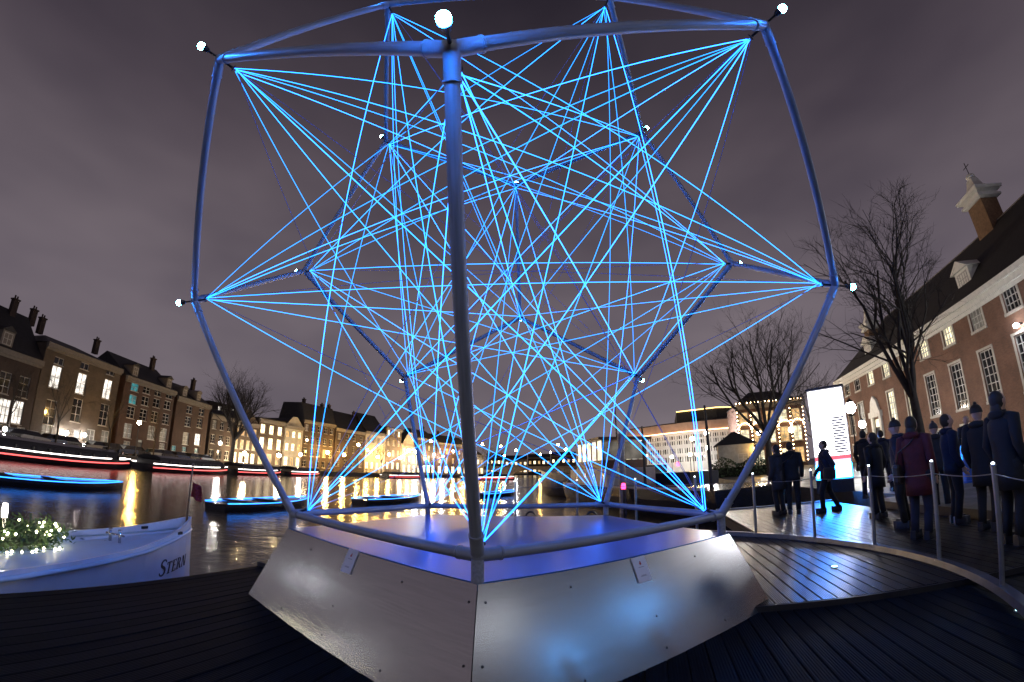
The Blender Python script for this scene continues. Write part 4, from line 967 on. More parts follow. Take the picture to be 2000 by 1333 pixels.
# low open sloops with blue light strips
BSTR = emis('blue_strip', (0.02, 0.22, 1.0), 5.0)
def sloop():
    R = bpy.data.objects.new('sloop', None); link(R); mb = MB(); L = 7.6
    rg_ = hull(mb, L, 2.0, -0.3, 0.28, 0.12, tr=0.6); mb.obj('hull', M_hulld, R)
    for xx in (1.2, 3.4): MB().box(xx, xx + .4, -0.7, 0.7, 0.30, 0.36).obj('thwart', M_bark, R)
    for s in (-1, 1): MB().tube([gun(rg_, s, t) + Vector((0, s * 0.03, 0.03)) for t in [0.01 + 0.097 * i for i in range(11)]], 0.022, 6).obj('blue_light_strip', BSTR, R)
    return R
sl = sloop()
SLB = [((-21.0, 5.0), 86, 'open sloop with blue light strips lying beyond the white launch'), ((-13.0, 11.2), 87, 'open sloop with blue light strips between white launch and tour boats'), ((-10.6, 21.5), 76, 'open sloop with blue light strips behind the left bottom joint of the sculpture'), ((-5.0, 34.0), 66, 'open sloop with blue light strips in midstream below the bridge')]
for i, (p, az_, lb) in enumerate(SLB):
    o = sl if i == 0 else copy_tree(sl); o.location = (p[0], p[1], WZ); o.rotation_euler = (0, 0, rad(az_)); tag(o, lb, 'boat', 'blue lit sloops')

# the moored white launch with the name on her bow
M_hw = mat('white_gelcoat', (0.74, 0.75, 0.77), 0.28, var=0.05, coat=0.4)
M_deckp = mat('white_deck_blue_lit', (0.50, 0.60, 0.66), 0.35, var=0.06)  # white paint tinted pale blue to carry the sculpture's blue light
LB = Vector((-5.72, 1.72, WZ)); lax = Vector((0.055, -1, 0)).normalized(); lsd = Vector((-lax.y, lax.x, 0))   # lax: bow to stern; lsd: towards the jetty
if lsd.x < 0: lsd = -lsd
HBT = [(0, 0.02), (0.35, 0.21), (0.9, 0.42), (1.8, 0.70), (2.8, 0.88), (3.8, 0.97), (4.8, 0.98), (5.8, 0.86), (6.1, 0.62)]
def gz(s): return 0.80 + 0.13 * max(0, 1 - s / 2.2) ** 1.6
def lpt(s, side, v):      # v 0 keel .. 1 gunwale; local to LB
    hb = interp(HBT, s) * (0.80 + 0.20 * v); z = -0.25 + (gz(s) + 0.25) * v
    return lax * s + lsd * (side * hb) + Vector((0, 0, z))
lt = root('launch', 'white launch moored beside the jetty with her name in black on the bow', 'boat', LB)
ss = [0, 0.12, 0.35, 0.6, 0.9, 1.3, 1.8, 2.3, 2.8, 3.3, 3.8, 4.3, 4.8, 5.3, 5.8, 6.1]
m = MB()
for side in (-1, 1):
    for a, b in zip(ss, ss[1:]):
        for v0, v1 in ((0, .25), (.25, .5), (.5, .75), (.75, 1)): m.face(lpt(a, side, v0), lpt(b, side, v0), lpt(b, side, v1), lpt(a, side, v1))
m.face(*[lpt(6.1, s, v) for s, v in ((-1, 0), (1, 0), (1, 1), (-1, 1))])
smooth_angle(m.obj('hull', M_hw, lt), 50)
m = MB()
for a, b in zip(ss, ss[1:]):
    ins = 0.97
    row = lambda s: [lax * s + lsd * (interp(HBT, s) * ins * q) + Vector((0, 0, gz(min(s, 9)) - 0.10 + 0.09 * (1 - q * q) * min(1, s))) for q in (-1, -.6, -.2, .2, .6, 1)]
    r0, r1 = row(a), row(b)
    for k in range(5): m.face(r0[k], r0[k + 1], r1[k + 1], r1[k])
smooth_angle(m.obj('deck', M_deckp, lt), 60)
for side in (-1, 1):      # bulwark at the bow and rubbing strake
    b = MB(); b.loft([[lpt(s, side, 1) + Vector((0, 0, -0.02)), lpt(s, side, 1) + Vector((0, 0, h)), lpt(s, side, 1) + Vector((0, 0, h)) - lsd * side * 0.035, lpt(s, side, 1) + Vector((0, 0, -0.02)) - lsd * side * 0.035] for s, h in ((0.03, 0.16), (0.2, 0.14), (0.45, 0.11), (0.75, 0.085), (1.2, 0.06), (2.0, 0.045), (3.2, 0.04), (4.4, 0.04), (5.6, 0.04))]); b.obj('bulwark', M_hw, lt)
    MB().tube([lpt(s, side, 0.97) + lsd * side * 0.015 for s in ss[1:]], 0.032, 8).obj('rubbing_strake', M_deckp, lt, True)
    MB().obox(lpt(0.75, side, 1) + Vector((0, 0, 0.03)) - lsd * side * 0.018, lax * 0.10, lsd * 0.025, (0, 0, 0.022)).obj('fairlead', M_black, lt)
M_chr = mat('polished_steel', (0.6, 0.6, 0.62), 0.2, 1.0)
bc = lax * 1.75 + Vector((0, 0, gz(1.75) - 0.02)); bt = root('mooring_bitts', 'polished double mooring bitts on the white launch foredeck', 'bollard', LB + bc)
for s in (-1, 1): MB().tube([lsd * 0.10 * s, lsd * 0.10 * s + Vector((0, 0, 0.17))], 0.022, 12).ell(lsd * 0.10 * s + Vector((0, 0, 0.18)), (0.032, 0.032, 0.018), 12, 6).obj('bitt', M_chr, bt, True)
MB().tube([-lsd * 0.19 + Vector((0, 0, 0.11)), lsd * 0.19 + Vector((0, 0, 0.11))], 0.014, 10).obj('cross_bar', M_chr, bt, True)
MB().obox((0, 0, -0.01), lsd * 0.16, lax * 0.06, (0, 0, 0.014)).obj('foot_plate', M_chr, bt)
# flag staff at the bow
fs = root('flag_staff', 'thin wooden flag staff with dark red pennant at the launch bow', 'flag', LB + lax * 0.12 + Vector((0, 0, gz(0) + 0.1)))
tp_ = Vector((0.03, 0.02, 0.98)); MB().tube([(0, 0, -0.1), tp_], [0.020, 0.015], 8).ell(tp_, 0.026, 8, 6).obj('staff', mat('varnished_wood', (0.28, 0.17, 0.09), 0.35, var=0.2), fs, True)
fl = MB(); cols = 7
for i in range(cols):
    for k in range(5):
        f_ = lambda i, k: Vector((0.03 + 0.035 * i, 0.02 + 0.03 * math.sin(i * 1.1 + k * 0.4), 0.42 + 0.055 * k - 0.012 * i))
        fl.face(f_(i, k), f_(i + 1, k), f_(i + 1, k + 1), f_(i, k + 1))
fo = fl.obj('pennant', mat('dark_red_cloth', (0.20, 0.02, 0.03), 0.9), fs, True); sm = fo.modifiers.new('t', 'SOLIDIFY'); sm.thickness = 0.003
# the name on the bow: serif capitals, first one larger, set on the curved side
def glyphs():
    T_ = 0.16
    def rect(x0, y0, x1, y1): return [(x0, y0), (x1, y0), (x1, y1), (x0, y1)]
    def serif(cx, y, w, up): return rect(cx - w / 2, y if up else y - 0.06, cx + w / 2, y + 0.06 if up else y)
    g = {}
    arc = []
    cen = [(0.62, 0.80), (0.52, 0.93), (0.34, 0.97), (0.14, 0.90), (0.09, 0.74), (0.20, 0.60), (0.40, 0.50), (0.57, 0.38), (0.61, 0.22), (0.50, 0.07), (0.30, 0.03), (0.12, 0.10), (0.04, 0.24)]
    wd = [0.03, 0.05, 0.06, 0.07, 0.085, 0.10, 0.11, 0.10, 0.085, 0.07, 0.06, 0.05, 0.03]
    for (a, b, w0, w1) in zip(cen, cen[1:], wd, wd[1:]):
        d = Vector((b[0] - a[0], b[1] - a[1])).normalized(); n = Vector((-d.y, d.x))
        arc.append([(a[0] - n.x * w0 / 1.3, a[1] - n.y * w0 / 1.3), (b[0] - n.x * w1 / 1.3, b[1] - n.y * w1 / 1.3), (b[0] + n.x * w1 / 1.3, b[1] + n.y * w1 / 1.3), (a[0] + n.x * w0 / 1.3, a[1] + n.y * w0 / 1.3)])
    g['S'] = (arc, 0.72)
    g['T'] = ([rect(0.27, 0, 0.27 + T_, 0.93), rect(0, 0.93, 0.7, 1.0), rect(0, 0.80, 0.05, 0.93), rect(0.65, 0.80, 0.7, 0.93), rect(0.17, 0, 0.27, 0.05), rect(0.43, 0, 0.53, 0.05)], 0.78)
    g['E'] = ([rect(0.08, 0.0, 0.08 + T_, 1.0), rect(0.24, 0.94, 0.62, 1.0), rect(0.24, 0.0, 0.64, 0.06), rect(0.24, 0.48, 0.50, 0.54), rect(0.57, 0.80, 0.62, 0.94), rect(0.59, 0.06, 0.64, 0.2), rect(0.0, 0.0, 0.08, 0.05), rect(0.0, 0.95, 0.08, 1.0)], 0.72)
    bowl = []
    for i in range(8):
        a0, a1 = math.pi / 2 - math.pi * i / 8, math.pi / 2 - math.pi * (i + 1) / 8
        p = lambda a, r, q: (0.32 + r * math.cos(a), 0.735 + q * math.sin(a))
        bowl.append([p(a0, 0.16, 0.20), p(a1, 0.16, 0.20), p(a1, 0.32, 0.265), p(a0, 0.32, 0.265)])
    g['R'] = ([rect(0.08, 0.0, 0.08 + T_, 1.0), rect(0.24, 0.935, 0.33, 1.0), rect(0.24, 0.47, 0.33, 0.535), rect(0.0, 0.0, 0.08, 0.05), rect(0.24, 0.0, 0.31, 0.05), rect(0.0, 0.95, 0.08, 1.0), [(0.33, 0.49), (0.60, 0.0), (0.78, 0.0), (0.49, 0.52)]] + bowl, 0.82)
    g['N'] = ([rect(0.08, 0.0, 0.13, 1.0), rect(0.66, 0.0, 0.71, 1.0), [(0.13, 1.0), (0.55, 0.0), (0.71, 0.0), (0.26, 1.0)], rect(0.0, 0.0, 0.22, 0.04), rect(0.57, 0.96, 0.80, 1.0)], 0.85)
    return g
GG = glyphs(); M_letter = mat('black_lettering', (0.012, 0.012, 0.014), 0.4)
s_cur = 0.60; capw = 0.0
text = [('S', 0.25), ('T', 0.185), ('E', 0.185), ('R', 0.185), ('N', 0.185)]
total = sum(GG[c][1] * h * 1.22 + 0.02 for c, h in text); s_left = 0.31 + total
for c, h in text:
    polys, adv = GG[c]; m = MB()
    for poly in polys:
        front_, back_ = [], []
        for (x_, y_) in poly:
            z_ = 0.30 + y_ * h; s_ = s_left - (x_ * h * 1.22 + 0.25 * y_ * h)
            v_ = (z_ + 0.25) / (gz(s_) + 0.25); p_ = lpt(s_, 1, v_); nrm = (lsd + lax * -0.55).normalized()
            front_.append(p_ + nrm * 0.008); back_.append(p_ - nrm * 0.002)
        m.loft([back_, front_])
    m.obj('letter', M_letter, lt); s_left -= adv * h * 1.22 + 0.02
# mooring garland with fairy lights
M_gar = mat('garland_green', (0.05, 0.10, 0.025), 0.6, var=0.5, vscale=12)
gb = lax * 3.3 + Vector((0, 0, gz(3.5) - 0.02)) - lsd * 0.38
gr = root('garland', 'leafy green garland wound with white fairy lights on the launch deck', 'garland', LB + gb)
m = MB(); rn = random.Random(9)
for i in range(2600):
    a = rn.random() * 6.283; rr_ = 0.30 + rn.gauss(0, 0.085); p = lax * (rr_ * 2.1 * math.cos(a)) + lsd * (rr_ * 1.1 * math.sin(a)) + Vector((0, 0, 0.13 + rn.gauss(0, 0.075)))
    d = Vector([rn.gauss(0, 1) for _ in range(3)]).normalized() * rn.uniform(0.03, 0.055); b = d.orthogonal().normalized() * 0.014
    m.face(p - d, p + b, p + d, p - b)
gl_ = m.obj('leaves', M_gar, gr); gl_['kind'] = 'stuff'
ring = [lax * (0.63 * math.cos(a)) + lsd * (0.33 * math.sin(a)) + Vector((0, 0, 0.12)) for a in [i * 0.2618 for i in range(25)]]
MB().tube(ring, 0.07, 8).obj('garland_core', mat('garland_core', (0.02, 0.035, 0.01), 0.9), gr)
ME_fl = MB().ell((0, 0, 0), 0.013, 8, 6).mesh('fairy_light', emis('fairy_glow', (1.0, 0.88, 0.58), 45), True)
for i in range(70):
    a = rn.random() * 6.283; rr_ = 0.30 + rn.uniform(-0.10, 0.12); place('fairy_light', ME_fl, gr, lax * (rr_ * 2.15 * math.cos(a)) + lsd * (rr_ * 1.15 * math.sin(a)) + Vector((0, 0, 0.10 + rn.random() * 0.17)))
cv = [lax * (-0.55 + 0.11 * i) + lsd * (0.44 + 0.05 * math.sin(i * 1.9)) + Vector((0, 0, -0.005 + 0.01 * math.sin(i))) for i in range(15)]
MB().tube([c + Vector((0, 0, 0.008)) for c in cv], 0.004, 5).obj('light_cable', M_black, gr)
for c in cv: place('fairy_light', ME_fl, gr, c + Vector((0, 0, 0.022)))
cnd = root('deck_lantern', 'small white lantern standing inside the garland on the launch', 'lantern', LB + gb + Vector((0, 0, 0.0)))
MB().lathe((0, 0, 0), [(0.06, 0), (0.06, 0.03), (0.03, 0.06), (0.02, 0.34)], 12).obj('stand', M_chr, cnd); MB().lathe((0, 0, 0.34), [(0.035, 0), (0.042, 0.08), (0.03, 0.17)], 12).obj('glass', emis('lantern_glow', (1.0, 0.92, 0.82), 9), cnd)

# ------------------------------------------------------------------ barge with wheelhouse, second dark ship, mooring pile
b0, b1 = polar(26.5, 19, WZ), polar(4.4, 41, WZ); bd = (b1 - b0); bl_ = bd.length
bg_ = root('barge', 'dark steel barge with white lit wheelhouse and masts moored at the quay', 'boat', b0, math.atan2(bd.y, bd.x))
mb = MB(); hull(mb, bl_, 5.0, -0.8, 1.25, 0.35, tr=0.75, full=0.7); mb.obj('hull', M_hulld, bg_)
M_bw = mat('barge_white', (0.50, 0.49, 0.47), 0.5, var=0.12)
MB().tube([(0.3, 2.0, 1.3), (bl_ * .3, 2.5, 1.28), (bl_ * .75, 2.4, 1.35), (bl_ * .98, 0.3, 1.75)], 0.06, 6).obj('gunwale_strip', M_bw, bg_)
cb = MB().box(bl_ * 0.48, bl_ * 0.80, -1.7, 1.7, 1.26, 2.35).obj('deck_house', M_bw, bg_)
wh = MB(); x0, x1 = bl_ * 0.52, bl_ * 0.74
wh.box(x0, x1, -1.6, 1.6, 2.352, 2.9).box(x0 - .3, x1 + .3, -1.9, 1.9, 4.2, 4.4)
for q in range(6): xx = x0 + (x1 - x0) * q / 5; wh.box(xx - .08, xx + .08, -1.58, -1.45, 2.9, 4.2).box(xx - .08, xx + .08, 1.45, 1.58, 2.9, 4.2)
wh.obj('wheelhouse', mat('wheelhouse_wood', (0.16, 0.09, 0.06), 0.5, var=0.2), bg_)
for q in range(5):
    xa, xb = x0 + (x1 - x0) * q / 5 + .09, x0 + (x1 - x0) * (q + 1) / 5 - .09
    for y_ in (-1.53, 1.50): MB().box(xa, xb, y_, y_ + .03, 2.91, 4.19).obj('wheelhouse_pane', GL['white'] if q % 2 else GL['cream'], bg_)
MB().box(x0 + .1, x0 + .13, -1.4, 1.4, 2.92, 4.1).obj('wheelhouse_pane', GL['dim'], bg_)
for q in range(4): MB().lathe((0, 0, 0), [(0.22, 0), (0.22, 0.03)], 14).obj('porthole', M_chr, bg_, loc=(bl_ * (0.5 + 0.075 * q), 1.73, 1.85), rot=(math.pi / 2, 0, 0))
for xm, hm_ in ((bl_ * 0.12, 5.0), (bl_ * 0.40, 4.8)): MB().tube([(xm, 0, 1.2), (xm + .1, 0, hm_)], [0.10, 0.05], 8).obj('mast', M_dark, bg_)
p_ = polar(10.6, 23.5, WZ); pl = root('mooring_pile', 'thick grey steel mooring pile standing in the water behind the sculpture', 'mooring pile', p_)
MB().tube([(0, 0, -1), (0, 0, 4.0)], 0.18, 18).obj('shaft', M_steel, pl); MB().lathe((0, 0, 4.0), [(0.19, 0), (0.19, 0.05), (0.05, 0.14)], 18).obj('cap', M_bw, pl)
p_ = polar(20.8, 30, WZ); b2 = root('cargo_ship', 'dark old cargo ship with raised bow between barge and quay', 'boat', p_, rad(118))
mb = MB(); hull(mb, 22, 4.6, -0.8, 1.9, 0.6, tr=0.6, full=0.6); mb.obj('hull', mat('dark_blue_hull', (0.012, 0.016, 0.04), 0.35), b2)
MB().box(5, 15, -1.5, 1.5, 1.92, 2.5).obj('hatch_cover', M_black, b2); MB().tube([(9, 0, 1.9), (9.1, 0, 7.6)], [0.10, 0.04], 8).obj('mast', M_dark, b2)
MB().lathe((1.2, 1.2, 2.3), [(0.11, 0), (0.13, 0.12), (0.09, 0.26)], 12).obj('red_lantern', emis('red_lantern_glow', (1.0, 0.05, 0.12), 10), b2)
pr = polar(11.0, 17.0, WZ)
rl = root('harbour_light', 'small red light on a short post behind the sculpture', 'light', polar(10.7, 20.5, WZ))
MB().tube([(0, 0, -0.5), (0, 0, 1.35)], 0.05, 10).obj('post', M_dark, rl); MB().lathe((0, 0, 1.35), [(0.09, 0), (0.11, 0.12), (0.07, 0.26)], 12).obj('red_glass', emis('red_glass_glow', (1.0, 0.03, 0.14), 9), rl)
# iron mooring hoops on the jetty end
for d_, lb in ((88, 'black iron hoop on the jetty edge near a fence post'), (72, 'second black iron hoop further along the jetty edge')):
    p_ = fpt(d_, 0.0, 5.0); m = MB(); m.tube([p_ + Vector((0.16 * math.cos(a), 0, 0.30 * math.sin(a) + (0.12 if 0 < a < 3.1 else 0.0))) for a in [math.pi * i / 12 for i in range(13)]], 0.022, 8)
    tag(m.obj('mooring_hoop', M_black, None, True), lb, 'mooring ring')

# ------------------------------------------------------------------ glowing sign column
sa, sd = 36.0, 16.5; sp_ = polar(sa, sd, QZ)
sg = root('sign_column', 'tall glowing white information column with red stripe and blue foot light', 'sign', sp_, rad(-sa - 4))
MB().box(-0.60, 0.60, -0.22, 0.22, 0.0, 0.42).obj('plinth', M_dark, sg)
MB().box(-0.60, 0.60, -0.16, 0.22, 0.42, 3.40).obj('housing', mat('sign_grey', (0.3, 0.3, 0.32), 0.4), sg)
MB().box(-0.57, 0.57, -0.19, -0.162, 1.18, 3.36).obj('light_panel', emis('sign_white', (1.0, 0.97, 0.99), 5.0), sg)
MB().box(-0.57, 0.57, -0.19, -0.162, 1.06, 1.16).obj('red_stripe', emis('sign_red', (1.0, 0.12, 0.16), 1.6), sg)
MB().box(-0.57, 0.57, -0.19, -0.162, 0.92, 1.05).obj('pale_stripe', emis('sign_pale', (0.7, 0.75, 1.0), 1.6), sg)
MB().box(-0.57, 0.57, -0.21, -0.162, 0.46, 0.91).obj('blue_light_panel', emis('sign_blue', (0.01, 0.22, 1.0), 150.0), sg)
for k in range(14): MB().box(0.10, 0.54 - 0.07 * ((k * 7) % 5) / 4, -0.200, -0.1905, 1.26 + k * 0.085, 1.26 + k * 0.085 + 0.052).obj('text_line', mat('sign_text', (0.06, 0.10, 0.25), 0.6), sg)
MB().box(-0.64, 0.64, -0.2, 0.26, 3.402, 3.46).obj('lid', M_dark, sg)

# ------------------------------------------------------------------ blue tubular bin
p_ = on_z(1893, 932, QZ); p_ = polar(azel(1893, 932)[0], 15.2, QZ)
bn = root('litter_bin', 'tall blue tubular litter bin beside the man on the quay', 'bin', p_)
MB().lathe((0, 0, 0), [(0.20, 0), (0.20, 0.05), (0.17, 0.06), (0.17, 1.05), (0.19, 1.06), (0.19, 1.12)], 20).obj('bin_body', mat('blue_bin', (0.03, 0.12, 0.45), 0.35, coat=0.3), bn)
MB().lathe((0, 0, 1.12), [(0.19, 0), (0.12, 0.08), (0.03, 0.1)], 20).obj('bin_lid', M_dark, bn)

# ------------------------------------------------------------------ people
M_skin = mat('skin', (0.48, 0.30, 0.22), 0.55, var=0.08)
def person(label, p, facing, coat, legs, hair, h=1.75, hold=None, walk=0.0, hat=False, longcoat=False, arm=0.0):
    """one continuous body (voxel-joined), clothes and hair on top; local -y is the front"""
    k = h / 1.75; R = root('person', label, 'person', p, facing)
    R.scale = (k, k, k); w = walk
    hip = {s: Vector((0.095 * s, 0, 0.92)) for s in (-1, 1)}
    kn = {s: Vector((0.105 * s, -0.03 - w * s * 0.16, 0.50)) for s in (-1, 1)}
    an = {s: Vector((0.105 * s, 0.03 - w * s * 0.22 + (0.12 * w if s < 0 else 0), 0.09)) for s in (-1, 1)}
    sh = {s: Vector((0.185 * s, 0.0, 1.41)) for s in (-1, 1)}
    el = {s: Vector((0.25 * s, 0.05 + w * s * 0.12, 1.13)) for s in (-1, 1)}
    wr = {s: Vector((0.235 * s, -0.08 + w * s * 0.18, 0.89)) for s in (-1, 1)}
    if arm: el[1] = Vector((0.24, -0.04, 1.13)); wr[1] = Vector((0.15, -0.27, 1.18 + arm))
    m = MB()
    m.tube([(0, 0, .88), (0, 0, 1.0), (0, 0.005, 1.15), (0, 0, 1.32), (0, 0.01, 1.42), (0, 0.01, 1.47)], [.115, .12, .105, .115, .10, .06], 14)
    m.tube([(0, 0.01, 1.42), (0, -0.005, 1.54)], [.058, .052], 12)
    m.ell((0, -0.012, 1.635), (.076, .092, .115), 16, 12); m.ell((0, -0.03, 1.565), (.05, .06, .05), 10, 8)     # skull, jaw
    m.ell((0, -0.108, 1.625), (.013, .02, .024), 8, 6); m.ell((0, -0.098, 1.583), (.024, .012, .008), 8, 6)      # nose, mouth
    for s in (-1, 1):
        m.ell((.078 * s, 0.0, 1.63), (.012, .022, .032), 8, 6); m.ell((.03 * s, -0.092, 1.648), (.014, .012, .009), 8, 6)
        m.tube([sh[s] - Vector((.05 * s, 0, 0)), sh[s], el[s], wr[s]], [.065, .06, .043, .031], 10)
        m.tube([hip[s], kn[s], an[s]], [.088, .058, .042], 12)
        d = (wr[s] - el[s]).normalized(); pm = wr[s] + d * 0.05
        m.ell(pm, (.02, .042, .05), 10, 8)
        for f_, (o, ln) in enumerate(((-.032, .055), (-.011, .068), (.011, .072), (.032, .062))):
            b = pm + d * 0.04 + Vector((0, -o, 0)); m.tube([b, b + d * ln * .5 + Vector((-.004 * s, -.004, 0)), b + d * ln + Vector((-.018 * s, -.012, 0))], [.0105, .010, .008], 6)
        b = wr[s] + d * 0.025 + Vector((0, -.035, 0)); m.tube([b, b + d * .03 + Vector((-.006 * s, -.028, 0)), b + d * .06 + Vector((-.012 * s, -.035, 0))], [.012, .011, .009], 6)
        m.tube([an[s] + Vector((0, 0.03, -.052)), an[s] + Vector((0, -0.13, -.06))], [.03, .022], 10)
    bo_ = m.obj('body', M_skin, R); rm_ = bo_.modifiers.new('join', 'REMESH'); rm_.mode = 'VOXEL'; rm_.voxel_size = 0.011; rm_.use_smooth_shade = True
    cm = mat('cloth_' + '_'.join('%02d' % int(c * 99) for c in coat), coat, 0.85, var=0.2, vscale=9, bump=0.4, bscale=14)
    lm = mat('cloth_' + '_'.join('%02d' % int(c * 99) for c in legs), legs, 0.85, var=0.2, vscale=9)
    hem = 0.62 if longcoat else 0.80
    rings = []
    for z, rx, ry in ((hem, .20, .155), ((hem + 0.98) / 2, .195, .15), (0.98, .185, .14), (1.12, .182, .145), (1.28, .205, .15), (1.39, .20, .13), (1.455, .11, .095), (1.50, .078, .08), (1.525, .076, .078)):
        rings.append([(rx * math.cos(a) * (1 + 0.02 * math.sin(5 * a + z * 9)), 0.005 + ry * math.sin(a) * (1 + 0.03 * math.sin(4 * a + z * 7)), z) for a in [j * 2 * math.pi / 20 for j in range(20)]])
    c = MB(); c.loft(rings); c.obj('jacket', cm, R, True)
    for s in (-1, 1):
        MB().tube([sh[s] - Vector((.07 * s, 0, -.01)), sh[s] + Vector((.01 * s, 0, .01)), (sh[s] + el[s]) / 2, el[s], (el[s] + wr[s]) / 2, wr[s]], [.085, .083, .072, .062, .055, .047], 12).obj('sleeve', cm, R, True)
        MB().tube([hip[s] + Vector((-.02 * s, 0, .06)), hip[s], (hip[s] + kn[s]) / 2, kn[s], (kn[s] + an[s]) / 2, an[s]], [.10, .108, .09, .072, .064, .062], 12).obj('trouser_leg', lm, R, True)
        a_ = an[s]; MB().loft([[(a_.x + x_ * .05 * q, a_.y + y_, zz) for x_, y_ in ((-.8, .07), (-1, 0), (-1, -.13), (-.5, -.19), (.5, -.19), (1, -.13), (1, 0), (.8, .07))] for q, zz in ((1.1, a_.z - .09), (1.12, a_.z - .045), (1.0, a_.z + .0), (.85, a_.z + .03))]).obj('shoe', M_black, R)
    hm_ = mat('hair_' + '%02d' % int(hair[0] * 99), hair, 0.7)
    if hat:
        MB().ell((0, 0.0, 1.655), (.092, .106, .115), 16, 10, zmin=-0.12).ell((0, 0, 1.775), 0.03, 10, 6).obj('knit_hat', hm_, R, True)
    else:
        
        hh_ = MB(); hh_.ell((0, 0.024, 1.645), (.089, .094, .113), 16, 12, zmin=-0.85)
        if longcoat: hh_.ell((0, 0.06, 1.52), (.085, .05, .13), 12, 8)
        hh_.obj('hair', hm_, R, True)
    hd = MB(); hd.ell((0, 0.075, 1.475), (.125, .075, .06), 14, 8); hd.obj('hood' if not hat else 'collar', cm, R, True)
    if hold:
        bc_ = Vector((hold * 0.27, 0.03, 0.95)); bm_ = mat('bag_leather', (0.03, 0.02, 0.014), 0.5)
        bg2 = MB().loft([[(bc_.x + x_ * .055 * q, bc_.y + y_ * .15 * q, z_) for x_, y_ in ((-1, -.8), (-.6, -1), (.6, -1), (1, -.8), (1, .8), (.6, 1), (-.6, 1), (-1, .8))] for q, z_ in ((.9, .80), (1, .84), (1, 1.04), (.85, 1.08))]).obj('shoulder_bag', bm_, R)
        MB().tube([(bc_.x, bc_.y - .1, 1.07), (hold * 0.20, -0.14, 1.25), (0.0, -0.16, 1.36), (-hold * 0.10, -0.06, 1.485), (-hold * 0.10, 0.08, 1.49), (0.0, 0.16, 1.36), (hold * 0.20, 0.15, 1.25), (bc_.x, bc_.y + .1, 1.07)], 0.011, 6).obj('bag_strap', bm_, bg2)
    return R
def foot(px, py, z=0.0): return on_z(px, py, z)
NAVY, BLK, GRY, REDC = (0.010, 0.013, 0.030), (0.008, 0.008, 0.009), (0.028, 0.028, 0.034), (0.085, 0.010, 0.013)
person('person in a grey coat standing with companion behind the fence', foot(1524, 1006), rad(200), GRY, BLK, (0.02, 0.015, 0.01), 1.74, longcoat=True)
person('person in a black jacket beside the grey-coated one behind the fence', foot(1552, 1004), rad(150), BLK, BLK, (0.03, 0.02, 0.01), 1.78, hold=1)
person('person in dark navy walking in front of the glowing sign', foot(1618, 1000), rad(250), NAVY, BLK, (0.02, 0.02, 0.02), 1.72, hold=1, walk=0.8)
person('person in a dark red coat standing on the deck beyond the fence', foot(1803, 1052), rad(110), REDC, NAVY, (0.03, 0.02, 0.012), 1.76, hold=1, longcoat=True)
person('person in a navy coat and hat beside the red-coated one', foot(1768, 1030), rad(215), NAVY, BLK, (0.012, 0.012, 0.02), 1.8, hat=True)
person('person in black with a hood-like hat near the right fence end', foot(1935, 1035), rad(100), BLK, BLK, (0.012, 0.012, 0.012), 1.78, hat=True, longcoat=True)
person('person in a long black coat next to the right fence post', foot(1984, 1062), rad(80), BLK, BLK, (0.012, 0.01, 0.01), 1.84, longcoat=True)
person('fair-faced man in a dark jacket standing behind the blue bin', polar(azel(1902, 932)[0], 15.6, QZ), rad(-48), (0.02, 0.022, 0.03), BLK, (0.10, 0.06, 0.03), 1.80, arm=0.02)
person('person in a grey jacket on the quay before the palace', polar(48.6, 17.5, QZ), rad(70), GRY, BLK, (0.02, 0.015, 0.01), 1.7)
person('person in navy walking along the quay before the bright lamp', polar(41.5, 15.0, QZ), rad(160), NAVY, NAVY, (0.02, 0.015, 0.01), 1.75, walk=0.7)

person('person in a black coat between the navy-clad walker and red coat', foot(1718, 1012), rad(190), BLK, BLK, (0.02, 0.015, 0.01), 1.70, longcoat=True)
person('person in a navy jacket with arm raised near the right fence end', foot(1872, 1022), rad(60), NAVY, BLK, (0.03, 0.02, 0.01), 1.77, arm=0.12)
person('person in a grey hat farther back behind the red-coated one', foot(1842, 1000), rad(140), (0.02, 0.02, 0.024), BLK, (0.04, 0.04, 0.045), 1.72, hat=True)
person('person in black standing right of the glowing sign', polar(39.6, 13.2, QZ), rad(120), BLK, NAVY, (0.02, 0.012, 0.01), 1.74)

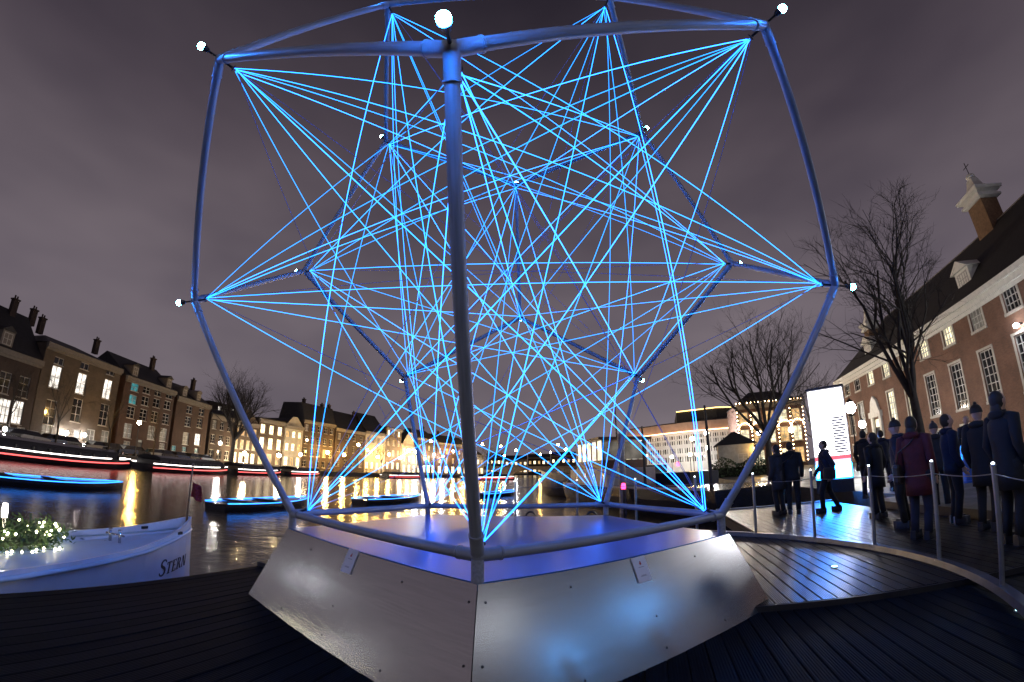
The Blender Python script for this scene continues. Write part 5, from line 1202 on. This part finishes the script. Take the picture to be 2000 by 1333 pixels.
# ------------------------------------------------------------------ parked cars on the far quay
M_tyre = mat('tyre', (0.012, 0.012, 0.012), 0.8); M_tail = emis('tail_lamp', (1.0, 0.04, 0.03), 0.5)
def car_proto(col, nm):
    R = bpy.data.objects.new('parked_car', None); link(R)
    prof = [(-2.1, 0.35), (2.1, 0.35), (2.12, 0.62), (1.95, 0.82), (1.1, 0.92), (-1.75, 0.98), (-2.08, 0.9), (-2.12, 0.6)]
    MB().loft([[(x, y * q, z) for x, z in prof] for y, q in ((-0.86, 1), (0.86, 1))]).obj('body', mat('car_' + nm, col, 0.25, coat=0.8), R)
    cabp = [(-1.9, 0.95), (1.15, 0.9), (0.35, 1.42), (-1.3, 1.46)]
    MB().loft([[(x, y if z < 1 else y * 0.82, z) for x, z in cabp] for y in (-0.80, 0.80)]).obj('windows', M_glass, R)
    MB().loft([[(x, y, z) for x, z in ((-1.35, 1.462), (0.38, 1.422), (0.3, 1.47), (-1.2, 1.50))] for y in (-0.64, 0.64)]).obj('roof', MATS['car_' + nm], R)
    for x in (-1.3, 1.3):
        for y in (-0.80, 0.80): w = MB().tube([(x, y - .09, .31), (x, y + .09, .31)], 0.31, 14).obj('wheel', M_tyre, R); MB().tube([(x, y - .10, .31), (x, y + .10, .31)], 0.17, 10).obj('rim', M_chr, w)
    for y in (-0.62, 0.62): MB().box(2.08, 2.135, y - .18, y + .18, 0.62, 0.76).obj('headlight', M_chr, R); MB().box(-2.14, -2.08, y - .18, y + .18, 0.66, 0.86).obj('tail_light', M_tail, R)
    return R
cp = {'black': car_proto((0.012, 0.012, 0.014), 'black'), 'silver': car_proto((0.28, 0.29, 0.30), 'silver'), 'blue': car_proto((0.012, 0.03, 0.10), 'blue')}
usedc = set()
for x_, c_, lb in ((22, 'black', 'black car parked before the dark gabled house'), (58, 'silver', 'silver car parked left of the mansion entrance'), (92, 'blue', 'blue car parked before the left mansion windows'), (122, 'black', 'black car parked at the mansion entrance'), (182, 'silver', 'silver car parked right of the mansion entrance'), (212, 'black', 'black car parked before the right mansion windows'), (243, 'blue', 'blue car parked where mansion and brick house meet'), (268, 'black', 'black car parked under the yellow street lamp'), (298, 'silver', 'silver car parked before the teal lit brick house'), (326, 'black', 'black car parked at the right edge of the teal lit house'), (352, 'blue', 'blue car parked before the round-dormered house'), (378, 'black', 'black car parked before the round-dormered house, right of a blue one'), (402, 'silver', 'silver car parked between brick house and big bare tree')):
    a_, _ = azel(x_, 880); o = cp[c_] if c_ not in usedc else copy_tree(cp[c_]); usedc.add(c_)
    o.location = polar(a_, front(a_) * 0.87, QZ); o.rotation_euler = (0, 0, rad(98 + random.uniform(-3, 3) + (180 if random.random() < .5 else 0))); tag(o, lb, 'car', 'cars parked on the far quay')
